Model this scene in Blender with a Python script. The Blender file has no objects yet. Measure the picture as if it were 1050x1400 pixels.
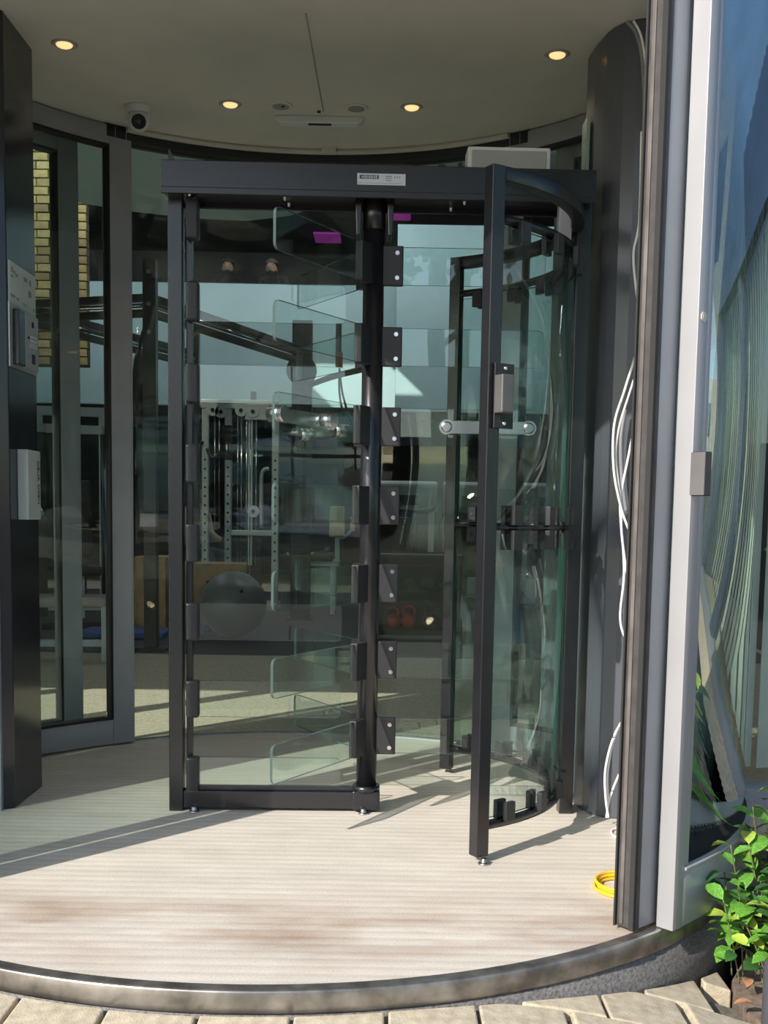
import bpy, bmesh, math, random
from mathutils import Vector, Matrix
random.seed(7)
PI = math.pi
sc = bpy.context.scene
COL = sc.collection

# ------------------------------------------------------------------ camera
H = 1.1
F_PX, PITCH, ROLL, Y_P = 1553.08, .0988, .016, 855.95
cam_d = bpy.data.cameras.new('camera')
cam_d.sensor_fit = 'AUTO'; cam_d.sensor_width = 36.0
cam_d.lens = F_PX / 1400 * 36.0
cam_d.shift_y = (Y_P - 700) / 1400
cam_d.clip_start = .05
cam = bpy.data.objects.new('camera', cam_d); COL.objects.link(cam)
cam.matrix_world = (Matrix.Translation((0, 0, H)) @ Matrix.Rotation(PI/2 - PITCH, 4, 'X')
                    @ Matrix.Rotation(ROLL, 4, 'Z'))
sc.camera = cam

# ------------------------------------------------------------------ sky, sun, exposure
SUN_AZ, SUN_EL = math.radians(48), math.radians(32)     # direction the light travels to (from +x), height
world = bpy.data.worlds.new('sky'); sc.world = world; world.use_nodes = True
wn = world.node_tree.nodes; wl = world.node_tree.links
for n in list(wn): wn.remove(n)
sky = wn.new('ShaderNodeTexSky'); sky.sky_type = 'NISHITA'; sky.sun_disc = False
sky.sun_elevation = SUN_EL
# nishita rotation 0 puts the sun at +y, turning clockwise seen from above
sky.sun_rotation = math.atan2(-math.cos(SUN_AZ), -math.sin(SUN_AZ))
sky.air_density = 1.0; sky.dust_density = 1.2; sky.ozone_density = 1.2
bg = wn.new('ShaderNodeBackground'); bg.inputs['Strength'].default_value = .15
wo = wn.new('ShaderNodeOutputWorld')
wl.new(sky.outputs[0], bg.inputs[0]); wl.new(bg.outputs[0], wo.inputs[0])
sun_d = bpy.data.lights.new('sun', 'SUN'); sun_d.energy = 4.6; sun_d.angle = .009
sun_d.color = (1, .93, .84)
sun = bpy.data.objects.new('sun', sun_d); COL.objects.link(sun)
sd = Vector((math.cos(SUN_AZ)*math.cos(SUN_EL), math.sin(SUN_AZ)*math.cos(SUN_EL), -math.sin(SUN_EL)))
sun.rotation_euler = sd.to_track_quat('-Z', 'Y').to_euler(); sun.location = (-6, -6, 8)
vs = sc.view_settings
vs.view_transform = 'Standard'; vs.look = 'None'; vs.exposure = .55; vs.gamma = 1; vs.use_curve_mapping = False
sc.cycles.transparent_max_bounces = 64
sc.cycles.max_bounces = 10

# ------------------------------------------------------------------ pixel helpers (directions only)
def ray(x, y):
    dx, dy = x - 525, y - Y_P; c, s = math.cos(ROLL), math.sin(ROLL)
    u = dx*c + dy*s; v = -dx*s + dy*c
    X = u/F_PX; V = -v/F_PX
    return Vector((X, math.cos(PITCH) + V*math.sin(PITCH), -math.sin(PITCH) + V*math.cos(PITCH)))
def gr(x, y, z=0.):
    r = ray(x, y); return Vector((0, 0, H)) + r*((z - H)/r.z)
def at(x, y, Y):
    r = ray(x, y); return Vector((0, 0, H)) + r*(Y/r.y)

# ------------------------------------------------------------------ materials
def nt(name):
    m = bpy.data.materials.new(name); m.use_nodes = True
    t = m.node_tree
    for n in list(t.nodes): t.nodes.remove(n)
    o = t.nodes.new('ShaderNodeOutputMaterial')
    return m, t, o
def mat(name, col, rough=.5, metal=0., var=.12, scale=6., bump=0., bscale=80., spec=.5, emit=None, coat=0.):
    m, t, o = nt(name)
    b = t.nodes.new('ShaderNodeBsdfPrincipled')
    b.inputs['Roughness'].default_value = rough; b.inputs['Metallic'].default_value = metal
    b.inputs['Specular IOR Level'].default_value = spec; b.inputs['Coat Weight'].default_value = coat
    tc = t.nodes.new('ShaderNodeTexCoord')
    nz = t.nodes.new('ShaderNodeTexNoise'); nz.inputs['Scale'].default_value = scale; nz.inputs['Detail'].default_value = 4
    t.links.new(tc.outputs['Object'], nz.inputs['Vector'])
    rp = t.nodes.new('ShaderNodeValToRGB')
    rp.color_ramp.elements[0].position = .3; rp.color_ramp.elements[1].position = .7
    rp.color_ramp.elements[0].color = (*[max(0, c*(1-var)) for c in col], 1)
    rp.color_ramp.elements[1].color = (*[min(1, c*(1+var)) for c in col], 1)
    t.links.new(nz.outputs[0], rp.inputs[0]); t.links.new(rp.outputs[0], b.inputs['Base Color'])
    if bump:
        n2 = t.nodes.new('ShaderNodeTexNoise'); n2.inputs['Scale'].default_value = bscale; n2.inputs['Detail'].default_value = 3
        t.links.new(tc.outputs['Object'], n2.inputs['Vector'])
        bp = t.nodes.new('ShaderNodeBump'); bp.inputs['Strength'].default_value = bump; bp.inputs['Distance'].default_value = .01
        t.links.new(n2.outputs[0], bp.inputs['Height']); t.links.new(bp.outputs[0], b.inputs['Normal'])
    if emit:
        b.inputs['Emission Color'].default_value = (*emit[0], 1); b.inputs['Emission Strength'].default_value = emit[1]
    t.links.new(b.outputs[0], o.inputs[0])
    return m
def glass(name, tint, gain=1.0, rough=0.0):
    m, t, o = nt(name)
    geo = t.nodes.new('ShaderNodeNewGeometry')
    mr = t.nodes.new('ShaderNodeMapRange'); mr.inputs['To Min'].default_value = 1.5; mr.inputs['To Max'].default_value = 1/1.5
    t.links.new(geo.outputs['Backfacing'], mr.inputs['Value'])
    fr = t.nodes.new('ShaderNodeFresnel'); t.links.new(mr.outputs[0], fr.inputs['IOR'])
    ml = t.nodes.new('ShaderNodeMath'); ml.operation = 'MULTIPLY'; ml.use_clamp = True; ml.inputs[1].default_value = gain
    t.links.new(fr.outputs[0], ml.inputs[0])
    tr = t.nodes.new('ShaderNodeBsdfTransparent'); tr.inputs[0].default_value = (*tint, 1)
    gl = t.nodes.new('ShaderNodeBsdfGlossy'); gl.inputs['Roughness'].default_value = rough; gl.inputs[0].default_value = (.95, 1, .98, 1)
    mx = t.nodes.new('ShaderNodeMixShader')
    t.links.new(ml.outputs[0], mx.inputs[0]); t.links.new(tr.outputs[0], mx.inputs[1]); t.links.new(gl.outputs[0], mx.inputs[2])
    t.links.new(mx.outputs[0], o.inputs[0])
    return m
def edge_glass(name, col):
    m, t, o = nt(name)
    tr = t.nodes.new('ShaderNodeBsdfTransparent'); tr.inputs[0].default_value = (*col, 1)
    b = t.nodes.new('ShaderNodeBsdfPrincipled'); b.inputs['Base Color'].default_value = (*[c*.6 for c in col], 1); b.inputs['Roughness'].default_value = .12
    mx = t.nodes.new('ShaderNodeMixShader'); mx.inputs[0].default_value = .65
    t.links.new(tr.outputs[0], mx.inputs[1]); t.links.new(b.outputs[0], mx.inputs[2]); t.links.new(mx.outputs[0], o.inputs[0])
    return m
def mat_floor():
    m, t, o = nt('ribbed_floor')
    N, L = t.nodes.new, t.links.new
    b = N('ShaderNodeBsdfPrincipled'); b.inputs['Roughness'].default_value = .75; b.inputs['Specular IOR Level'].default_value = .25
    g = N('ShaderNodeNewGeometry')
    wv = N('ShaderNodeTexWave'); wv.wave_type = 'BANDS'; wv.bands_direction = 'Y'
    wv.inputs['Scale'].default_value = 6.6; wv.inputs['Distortion'].default_value = .25; wv.inputs['Detail'].default_value = 1
    L(g.outputs['Position'], wv.inputs['Vector'])
    n1 = N('ShaderNodeTexNoise'); n1.inputs['Scale'].default_value = 3.2; n1.inputs['Detail'].default_value = 8; n1.inputs['Roughness'].default_value = .7
    mp = N('ShaderNodeMapping'); mp.inputs['Scale'].default_value = (.8, 2.2, 1)
    L(g.outputs['Position'], mp.inputs['Vector']); L(mp.outputs[0], n1.inputs['Vector'])
    r1 = N('ShaderNodeValToRGB'); e = r1.color_ramp.elements
    e[0].position = .25; e[0].color = (.50, .46, .405, 1); e[1].position = .75; e[1].color = (.67, .625, .555, 1)
    L(n1.outputs[0], r1.inputs[0])
    mw = N('ShaderNodeMix'); mw.data_type = 'RGBA'; mw.blend_type = 'MULTIPLY'
    rw = N('ShaderNodeValToRGB'); rw.color_ramp.elements[0].color = (.88, .87, .86, 1); rw.color_ramp.elements[0].position = .05
    rw.color_ramp.elements[1].position = .5
    L(wv.outputs['Fac'], rw.inputs[0]); mw.inputs[0].default_value = .8
    L(r1.outputs[0], mw.inputs[6]); L(rw.outputs[0], mw.inputs[7])
    # worn rust-brown stain across the entrance
    n2 = N('ShaderNodeTexNoise'); n2.inputs['Scale'].default_value = 2.3; n2.inputs['Detail'].default_value = 5
    mp2 = N('ShaderNodeMapping'); mp2.inputs['Scale'].default_value = (1, 2.6, 1); mp2.inputs['Location'].default_value = (.35, .1, 0)
    L(g.outputs['Position'], mp2.inputs['Vector']); L(mp2.outputs[0], n2.inputs['Vector'])
    sp = N('ShaderNodeSeparateXYZ'); L(g.outputs['Position'], sp.inputs[0])
    d1 = N('ShaderNodeMath'); d1.operation = 'SUBTRACT'; d1.inputs[1].default_value = 2.93; L(sp.outputs['Y'], d1.inputs[0])
    d2 = N('ShaderNodeMath'); d2.operation = 'ABSOLUTE'; L(d1.outputs[0], d2.inputs[0])
    mr = N('ShaderNodeMapRange'); mr.inputs['From Min'].default_value = 0; mr.inputs['From Max'].default_value = .36
    mr.inputs['To Min'].default_value = 1; mr.inputs['To Max'].default_value = 0; L(d2.outputs[0], mr.inputs['Value'])
    r2 = N('ShaderNodeValToRGB'); r2.color_ramp.elements[0].position = .38; r2.color_ramp.elements[1].position = .72; L(n2.outputs[0], r2.inputs[0])
    mm = N('ShaderNodeMath'); mm.operation = 'MULTIPLY'; L(mr.outputs[0], mm.inputs[0]); L(r2.outputs[0], mm.inputs[1])
    ms = N('ShaderNodeMix'); ms.data_type = 'RGBA'; ms.blend_type = 'MULTIPLY'
    L(mm.outputs[0], ms.inputs[0]); L(mw.outputs[2], ms.inputs[6]); ms.inputs[7].default_value = (.50, .34, .25, 1)
    # speckles
    n3 = N('ShaderNodeTexNoise'); n3.inputs['Scale'].default_value = 160; L(g.outputs['Position'], n3.inputs['Vector'])
    r3 = N('ShaderNodeValToRGB'); r3.color_ramp.elements[0].color = (.84, .84, .84, 1); r3.color_ramp.elements[0].position = .35; r3.color_ramp.elements[1].position = .6
    L(n3.outputs[0], r3.inputs[0])
    m3 = N('ShaderNodeMix'); m3.data_type = 'RGBA'; m3.blend_type = 'MULTIPLY'; m3.inputs[0].default_value = .8
    L(ms.outputs[2], m3.inputs[6]); L(r3.outputs[0], m3.inputs[7])
    L(m3.outputs[2], b.inputs['Base Color'])
    bp = N('ShaderNodeBump'); bp.inputs['Strength'].default_value = .12; bp.inputs['Distance'].default_value = .004
    L(wv.outputs['Fac'], bp.inputs['Height']); L(bp.outputs[0], b.inputs['Normal'])
    L(b.outputs[0], o.inputs[0])
    return m
M = {}
M['black'] = mat('black_powder_coat', (.012, .012, .015), .25, bump=.05, bscale=300, spec=.7)
M['black_soft'] = mat('black_plastic', (.022, .022, .025), .45)
M['black_gloss'] = mat('polished_black_panel', (.018, .019, .022), .12, var=.1)
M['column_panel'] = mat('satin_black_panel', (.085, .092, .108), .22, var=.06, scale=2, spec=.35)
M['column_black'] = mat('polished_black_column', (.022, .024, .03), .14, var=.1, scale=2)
M['lock_grey'] = mat('brushed_lock_cover', (.15, .145, .145), .4, .5)
M['fascia'] = mat('blue_spandrel_glass', (.035, .075, .14), .06, spec=1.0)
M['alu'] = mat('anodised_aluminium', (.33, .35, .38), .42, .35, var=.06)
M['alu_dark'] = mat('grey_door_frame', (.33, .34, .365), .5, .2, var=.06)
M['alu_white'] = mat('bright_aluminium', (.33, .335, .35), .45, .25, var=.04)
M['seal'] = mat('dark_rubber_seal', (.048, .045, .046), .6, var=.3, scale=20)
M['seal_pale'] = mat('worn_seal_edge', (.105, .095, .09), .6, var=.4, scale=9)
M['rubber'] = mat('rubber', (.02, .02, .02), .8)
M['steel'] = mat('brushed_steel', (.55, .55, .54), .25, 1.0, var=.08)
M['ring_steel'] = mat('worn_threshold_steel', (.30, .285, .27), .33, .85, var=.45, scale=14)
M['stone'] = mat('dark_granite', (.14, .135, .13), .6, var=.5, scale=120)
M['ceil'] = mat('ceiling_paint', (.60, .56, .50), .85, var=.03)
M['white'] = mat('white_plastic', (.68, .68, .66), .4, var=.03)
M['screw'] = mat('bright_screw', (.75, .75, .75), .2, .9)
M['paver'] = mat('beige_paver', (.47, .41, .30), .9, var=.22, scale=30, bump=.25, bscale=220)
M['soil'] = mat('soil', (.16, .12, .09), .95, var=.4, scale=40)
M['floor'] = mat_floor()
M['gymfloor'] = mat('gym_rubber_floor', (.50, .44, .325), .8, var=.25, scale=60)
M['g_arm'] = glass('arm_glass', (.94, .975, .965), 1.25)
M['g_cage'] = glass('cage_glass', (.91, .965, .95))
M['g_door'] = glass('entrance_glass', (.925, .965, .955))
M['g_curve'] = glass('curved_side_glass', (.92, .97, .95), 2.0)
M['g_edge'] = edge_glass('glass_edge', (.10, .30, .24))
M['g_edge_clear'] = edge_glass('polished_glass_edge', (.15, .23, .22))

# ------------------------------------------------------------------ mesh helpers
def new_bm(): return bmesh.new()
def box(bm, c, s, rz=0., mi=0, rot=None):
    v = bmesh.ops.create_cube(bm, size=1)['verts']
    Mx = Matrix.Translation(c) @ (rot.to_4x4() if rot else Matrix.Rotation(rz, 4, 'Z')) @ Matrix.Diagonal((*s, 1))
    bmesh.ops.transform(bm, matrix=Mx, verts=v)
    for f in {f for x in v for f in x.link_faces}: f.material_index = mi
    return v
def cyl(bm, p0, p1, r0, r1=None, seg=16, mi=0, caps=True):
    p0, p1 = Vector(p0), Vector(p1); r1 = r0 if r1 is None else r1
    d = p1 - p0
    v = bmesh.ops.create_cone(bm, cap_ends=caps, segments=seg, radius1=r0, radius2=r1, depth=d.length)['verts']
    Mx = Matrix.Translation((p0+p1)/2) @ d.to_track_quat('Z', 'Y').to_matrix().to_4x4()
    bmesh.ops.transform(bm, matrix=Mx, verts=v)
    for f in {f for x in v for f in x.link_faces}: f.material_index = mi; f.smooth = len(f.verts) == 4
    return v
def sph(bm, c, r, seg=20, mi=0, sc3=(1, 1, 1)):
    v = bmesh.ops.create_uvsphere(bm, u_segments=seg, v_segments=max(6, seg//2), radius=1)['verts']
    bmesh.ops.transform(bm, matrix=Matrix.Translation(c) @ Matrix.Diagonal((r*sc3[0], r*sc3[1], r*sc3[2], 1)), verts=v)
    for f in {f for x in v for f in x.link_faces}: f.material_index = mi; f.smooth = True
    return v
def prism(bm, poly, z0, z1, mi=0):
    a = [bm.verts.new((x, y, z0)) for x, y in poly]; b = [bm.verts.new((x, y, z1)) for x, y in poly]
    n = len(poly); fs = [bm.faces.new(a[::-1]), bm.faces.new(b)]
    for i in range(n): fs.append(bm.faces.new((a[i], a[(i+1) % n], b[(i+1) % n], b[i])))
    for f in fs: f.material_index = mi
    return fs
def arc(bm, c, r0, r1, z0, z1, a0, a1, n=24, mi=0, mi_edge=None):
    """annular sector, angles in degrees; curved faces get mi, all others mi_edge"""
    mi_edge = mi if mi_edge is None else mi_edge
    rows = []
    for k in range(n+1):
        a = math.radians(a0 + (a1-a0)*k/n); co, si = math.cos(a), math.sin(a)
        rows.append([bm.verts.new((c[0]+r*co, c[1]+r*si, z)) for r, z in ((r0, z0), (r1, z0), (r1, z1), (r0, z1))])
    for k in range(n):
        A, B = rows[k], rows[k+1]
        for j in range(4):
            f = bm.faces.new((A[j], A[(j+1) % 4], B[(j+1) % 4], B[j]))
            f.material_index = mi if j in (1, 3) else mi_edge
            if j in (1, 3): f.smooth = True
    f = bm.faces.new(rows[0][::-1]); f.material_index = mi_edge
    f = bm.faces.new(rows[-1]); f.material_index = mi_edge
def tube(bm, pts, r, seg=8, mi=0):
    pts = [Vector(p) for p in pts]; rings = []
    up = Vector((0, 0, 1))
    for i, p in enumerate(pts):
        d = (pts[min(i+1, len(pts)-1)] - pts[max(i-1, 0)]).normalized()
        u = d.cross(up if abs(d.z) < .95 else Vector((1, 0, 0))).normalized(); w = d.cross(u)
        rr = r[i] if isinstance(r, (list, tuple)) else r
        rings.append([bm.verts.new(p + (u*math.cos(2*PI*k/seg) + w*math.sin(2*PI*k/seg))*rr) for k in range(seg)])
    for A, B in zip(rings, rings[1:]):
        for k in range(seg):
            f = bm.faces.new((A[k], A[(k+1) % seg], B[(k+1) % seg], B[k])); f.smooth = True; f.material_index = mi
    bm.faces.new(rings[0][::-1]).material_index = mi; bm.faces.new(rings[-1]).material_index = mi
def spline(pts, n=8):
    pts = [Vector(p) for p in pts]; out = []
    for i in range(len(pts)-1):
        p0, p1, p2, p3 = pts[max(i-1, 0)], pts[i], pts[i+1], pts[min(i+2, len(pts)-1)]
        for k in range(n):
            t = k/n
            out.append(.5*((2*p1) + (p2-p0)*t + (2*p0-5*p1+4*p2-p3)*t*t + (3*p1-p0-3*p2+p3)*t**3))
    out.append(pts[-1]); return out
def obj(name, bm, mats, parent=None, loc=None, rot=None, bevel=0., keep=False):
    me = bpy.data.meshes.new(name)
    bmesh.ops.recalc_face_normals(bm, faces=bm.faces[:])
    bm.to_mesh(me); bm.free()
    for m in (mats if isinstance(mats, (list, tuple)) else [mats]): me.materials.append(M[m] if isinstance(m, str) else m)
    o = bpy.data.objects.new(name, me); COL.objects.link(o)
    if parent is not None: o.parent = parent
    if loc is not None: o.location = loc
    if rot is not None: o.rotation_euler = rot
    if bevel:
        b = o.modifiers.new('bevel', 'BEVEL'); b.width = bevel; b.segments = 2; b.limit_method = 'ANGLE'
    return o
def inst(src, parent, loc=(0, 0, 0), rot=(0, 0, 0), scale=None):
    o = bpy.data.objects.new(src.name.split('.')[0], src.data); COL.objects.link(o); o.parent = parent
    o.location = loc; o.rotation_euler = rot
    if scale: o.scale = scale
    for m in src.modifiers:
        if m.type == 'BEVEL':
            b = o.modifiers.new('bevel', 'BEVEL'); b.width = m.width; b.segments = m.segments; b.limit_method = 'ANGLE'
    return o
def bx(name, c, s, m, parent=None, rz=0., bevel=0., rot=None):
    """box as its own object with its origin at the box centre"""
    b = new_bm(); box(b, (0, 0, 0), s)
    return obj(name, b, m, parent, c, rot if rot is not None else (0, 0, rz), bevel)
def cy(name, p0, p1, r, m, parent=None, seg=16, r1=None):
    b = new_bm(); cyl(b, p0, p1, r, r1, seg); return obj(name, b, m, parent)
def tb(name, pts, r, m, parent=None, seg=8, smooth=True):
    b = new_bm(); tube(b, spline(pts) if smooth else pts, r, seg); return obj(name, b, m, parent)
def thing(name, label, cat, loc=(0, 0, 0), rz=0., group=None):
    o = bpy.data.objects.new(name, None); COL.objects.link(o); o.empty_display_size = .1
    o.location = loc; o.rotation_euler = (0, 0, rz)
    return tag(o, label, cat, group)
def tag(o, label, cat, group=None):
    o['label'] = label; o['category'] = cat
    if group: o['group'] = group
    return o
def struct(o, label=None, cat=None):
    o['kind'] = 'structure'
    if label: o['label'] = label
    if cat: o['category'] = cat
    return o
def text(name, s, size, m, parent, loc, rot, ext=.0006):
    cu = bpy.data.curves.new(name, 'FONT'); cu.body = s; cu.size = size; cu.extrude = ext; cu.align_x = 'CENTER'; cu.align_y = 'CENTER'
    t = bpy.data.objects.new(name, cu); COL.objects.link(t)
    bpy.context.view_layer.update()
    me = bpy.data.meshes.new_from_object(t.evaluated_get(bpy.context.evaluated_depsgraph_get()))
    bpy.data.objects.remove(t); me.name = name
    me.materials.clear(); me.materials.append(M[m])
    o = bpy.data.objects.new(name, me); COL.objects.link(o); o.parent = parent; o.location = loc; o.rotation_euler = rot
    return o

# ================================================================== THE DRUM (round entrance lobby)
C = (-.33, 4.09); R = 1.55; ZC = 2.8
def pol(a, r, z=0.):
    a = math.radians(a); return Vector((C[0]+r*math.cos(a), C[1]+r*math.sin(a), z))

b = new_bm(); prism(b, [(C[0]+1.535*math.cos(2*PI*k/96), C[1]+1.535*math.sin(2*PI*k/96)) for k in range(96)], -.12, 0)
floor = struct(obj('floor', b, 'floor'), 'ribbed beige floor of the round entrance lobby with brown stains', 'floor')
b = new_bm(); arc(b, C, 1.535, 1.578, -.055, .004, 180, 360, 96)
struct(obj('trim_1', b, 'ring_steel', bevel=.006), 'curved worn steel threshold edging the round floor', 'threshold')
b = new_bm(); arc(b, C, 1.30, 1.572, -.30, -.055, 180, 360, 96)
struct(obj('trim_2', b, 'stone'), 'dark granite plinth below the curved steel threshold', 'plinth')
b = new_bm(); prism(b, [(C[0]+1.63*math.cos(2*PI*k/96), C[1]+1.63*math.sin(2*PI*k/96)) for k in range(96)], ZC, ZC+.35)
struct(obj('ceiling', b, 'ceil'), 'plain beige lobby ceiling with round downlights', 'ceiling')

# rear header band and sill
b = new_bm(); arc(b, C, 1.46, 1.56, ZC-.055, ZC-.001, 50, 130, 40)
struct(obj('trim_3', b, 'rubber'), 'dark curved track under the rear edge of the ceiling', 'track')
b = new_bm(); arc(b, C, 1.44, 1.462, ZC-.022, ZC-.001, 54, 126, 40)
struct(obj('trim_4', b, 'ceil'), 'thin pale curved lip along the rear track', 'trim')
b = new_bm(); arc(b, C, 1.49, 1.54, -.01, .006, 54, 126, 40)
struct(obj('trim_5', b, 'alu_dark'), 'thin curved sill between lobby floor and gym floor', 'sill')
# rear fixed curved glass
b = new_bm(); arc(b, C, 1.515, 1.525, .006, ZC-.055, 55.5, 124.5, 48, 0, 1)
struct(obj('window_1', b, ['g_door', 'g_edge']), 'large curved clear glass between lobby and gym', 'window')

def curved_leaf(name, a0, a1, r, zt, label, stile=4.2, mstile='alu_dark', inner=True):
    """framed curved glass leaf: stiles, rails, glass"""
    root = bpy.data.objects.new(name, None); COL.objects.link(root); struct(root, label, 'door')
    root.location = pol((a0+a1)/2, r)
    off = (C[0]-root.location.x, C[1]-root.location.y)
    for s0, s1 in ((a0, a0+stile), (a1-stile, a1)):
        b = new_bm(); arc(b, off, r-.025, r+.025, .01, zt, s0, s1, 6); obj('stile', b, mstile, root, bevel=.003)
    b = new_bm(); arc(b, off, r-.025, r+.025, .012, .125, a0+stile, a1-stile, 20); obj('bottom_rail', b, mstile, root, bevel=.003)
    b = new_bm(); arc(b, off, r-.025, r+.025, zt-.085, zt, a0+stile, a1-stile, 20); obj('top_rail', b, mstile, root, bevel=.003)
    b = new_bm(); arc(b, off, r-.007, r+.007, .125, zt-.085, a0+stile, a1-stile, 20, 0, 1); obj('glass_pane', b, ['g_door', 'g_edge'], root)
    b = new_bm()
    for z0, z1, s0, s1 in ((.125, .137, a0+stile, a1-stile), (zt-.097, zt-.085, a0+stile, a1-stile)): arc(b, off, r-.028, r+.02, z0, z1, s0, s1, 20)
    for s0 in (a0+stile, a1-stile-.5): arc(b, off, r-.028, r+.02, .125, zt-.085, s0, s0+.5, 2)
    obj('gasket', b, 'rubber', root)
    return root
curved_leaf('door_1', 125.0, 168, 1.485, ZC-.004, 'grey framed curved glass door leaf beside the left black column')
curved_leaf('door_2', 12, 55.0, 1.485, ZC-.004, 'grey framed curved glass door leaf beside the right black column')
curved_leaf('door_3', 133.5, 172, 1.56, ZC-.06, 'second curved glass leaf behind the left door leaf', 3.8)
curved_leaf('door_4', 8, 46.5, 1.56, ZC-.06, 'second curved glass leaf behind the right door leaf', 3.8)

# black columns at the sides of the drum
b = new_bm(); prism(b, [(-1.345, 4.09), (-1.345, 4.42), (-1.46, 4.48), (-1.86, 4.48), (-1.86, 4.07), (-1.385, 4.07)], 0, ZC)
struct(obj('wall_left', b, 'column_black', bevel=.004), 'glossy black column panel carrying intercom and signs', 'column')
b = new_bm(); box(b, (-1.392, 4.06, ZC/2), (.02, .022, ZC)); 
struct(obj('trim_6', b, 'alu'), 'grey metal corner strip on the left black column', 'trim')
b = new_bm()
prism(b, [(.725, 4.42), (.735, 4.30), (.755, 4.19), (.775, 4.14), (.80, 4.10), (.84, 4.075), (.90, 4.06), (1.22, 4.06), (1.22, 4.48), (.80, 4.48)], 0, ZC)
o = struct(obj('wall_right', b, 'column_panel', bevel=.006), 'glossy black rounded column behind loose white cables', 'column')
b = new_bm(); box(b, (.985, 4.045, ZC/2), (.10, .03, ZC))
struct(obj('trim_7', b, 'rubber'), 'black cable recess on the right column', 'trim')
# thin glass fin standing by the right column
b = new_bm(); box(b, (.718, 4.36, 1.28), (.012, .10, 2.55)); 
M['g_fin'] = edge_glass('pale_glass_fin', (.62, .78, .75))
struct(obj('window_2', b, 'g_fin'), 'narrow upright glass fin against the right black column', 'window')

# ---- front jambs (right one in view, left one out of frame throws its shadow on the floor)
def jamb(sg, nm, lab):
    """sg=1: right side at -46 deg, sg=-1: mirrored"""
    def an(a): return a if sg > 0 else -184.5 - a
    g_ = 0 if sg > 0 else .95
    def A(r0, r1, z0, z1, a0, a1, name, m, parent, n=6, edge=None, mats=None):
        b = new_bm(); x0, x1 = sorted((an(a0), an(a1))); arc(b, off, r0, r1, z0, z1, x0, x1, n, 0, 1 if mats else None)
        return obj(name, b, mats or m, parent, bevel=0 if mats else .002)
    # sliding leaf, parked open
    leaf = bpy.data.objects.new('door_5' if sg > 0 else 'door_6', None); COL.objects.link(leaf)
    leaf.location = pol(an(-47), 1.52); off = (C[0]-leaf.location.x, C[1]-leaf.location.y)
    struct(leaf, lab[0], 'door')
    A(1.478, 1.55, .012, ZC, -49.6, -48.9, 'edge_seal', 'seal', leaf, 2)
    A(1.486, 1.492, .012, ZC, -50.0, -49.6, 'seal_lip', 'rubber', leaf, 2)
    A(1.500, 1.512, .02, ZC, -49.75, -49.6, 'seal_groove', 'seal_pale', leaf, 2)
    A(1.536, 1.552, .012, ZC, -50.0, -49.6, 'seal_lip', 'rubber', leaf, 2)
    A(1.49, 1.546, .012, ZC, -48.9, -45.7, 'stile', 'alu', leaf, 6)
    A(1.49, 1.546, .012, .13, -45.7, -12, 'bottom_rail', 'alu', leaf, 60)
    A(1.513, 1.523, .13, ZC, -45.7, -12, 'glass_pane', None, leaf, 60, mats=['g_curve', 'g_edge'])
    # fixed post and curved side light
    fx = bpy.data.objects.new('window_3' if sg > 0 else 'window_4', None); COL.objects.link(fx)
    fx.location = pol(an(-30), 1.58); off = (C[0]-fx.location.x, C[1]-fx.location.y)
    struct(fx, lab[1], 'window')
    A(1.556, 1.607, .005, ZC, -46.3+g_, -44.6+g_, 'frame_post', 'alu_white', fx, 2)
    A(1.562, 1.60, .165, ZC, -44.6+g_, -43.4+g_, 'frame_post', 'alu', fx, 2)
    A(1.556, 1.604, .005, .16, -44.55, 2, 'base_panel', 'alu', fx, 60)
    A(1.590, 1.612, .1605, .170, -44.55, 2, 'base_ledge', 'alu_white', fx, 60)
    A(1.562, 1.588, .1605, .166, -44.55, 2, 'glazing_gasket', 'rubber', fx, 60)
    A(1.570, 1.580, .167, ZC, -43.4, 2, 'glass_pane', None, fx, 60, mats=['g_curve', 'g_edge'])
    return leaf, fx
leaf, sidel = jamb(1, '', ('aluminium sliding door edge with dark rubber seal', 'curved glass side light on a grey metal base beside ivy'))
jamb(-1, '', ('aluminium sliding door edge opposite the ivy side', 'curved glass side light opposite the ivy side'))

# gym facade seen past / behind the drum
def facade(x0, x1, nm, n):
    root = bpy.data.objects.new(nm, None); COL.objects.link(root); root.location = ((x0+x1)/2, 4.3, 0)
    struct(root, 'glazed shop front wall %s of the lobby' % ('left' if x1 < 0 else 'right'), 'wall')
    cx = (x0+x1)/2; w = x1-x0
    bx('fascia', (0, 0, 4.0), (w, .2, 3.4), 'fascia', root)
    bx('sill', (0, 0, .04), (w, .12, .08), 'alu', root)
    for k in range(n+1): bx('mullion', (-w/2 + .05 + (w-.1)*k/n, 0, 1.19), (.10, .12, 2.22), 'mull', root)
    for k in range(n):
        b = new_bm(); box(b, (0, 0, 0), ((w-.1)/n-.1, .012, 2.22)); obj('glass_pane', b, 'g_door', root, (-w/2 + .05 + (w-.1)*(k+.5)/n, 0, 1.19))
M['mull'] = mat('blue_grey_mullion', (.075, .095, .14), .4, .3)
facade(-9, -1.88, 'wall_front', 6)
facade(1.23, 3.2, 'wall_front', 2)

M['blind'] = mat('cream_blind_fabric', (.62, .64, .54), .8, var=.05)
t = thing('vertical_blind', 'cream vertical slat blind behind the shop front right of the lobby', 'blind', (2.2, 4.62, 0))
bx('head_rail', (0, 0, 2.36), (1.9, .05, .05), 'alu', t)
for k in range(20): bx('slat', (-.9 + .095*k, 0, 1.21), (.086, .004, 2.26), 'blind', t, rz=random.uniform(.25, .5))
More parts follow.
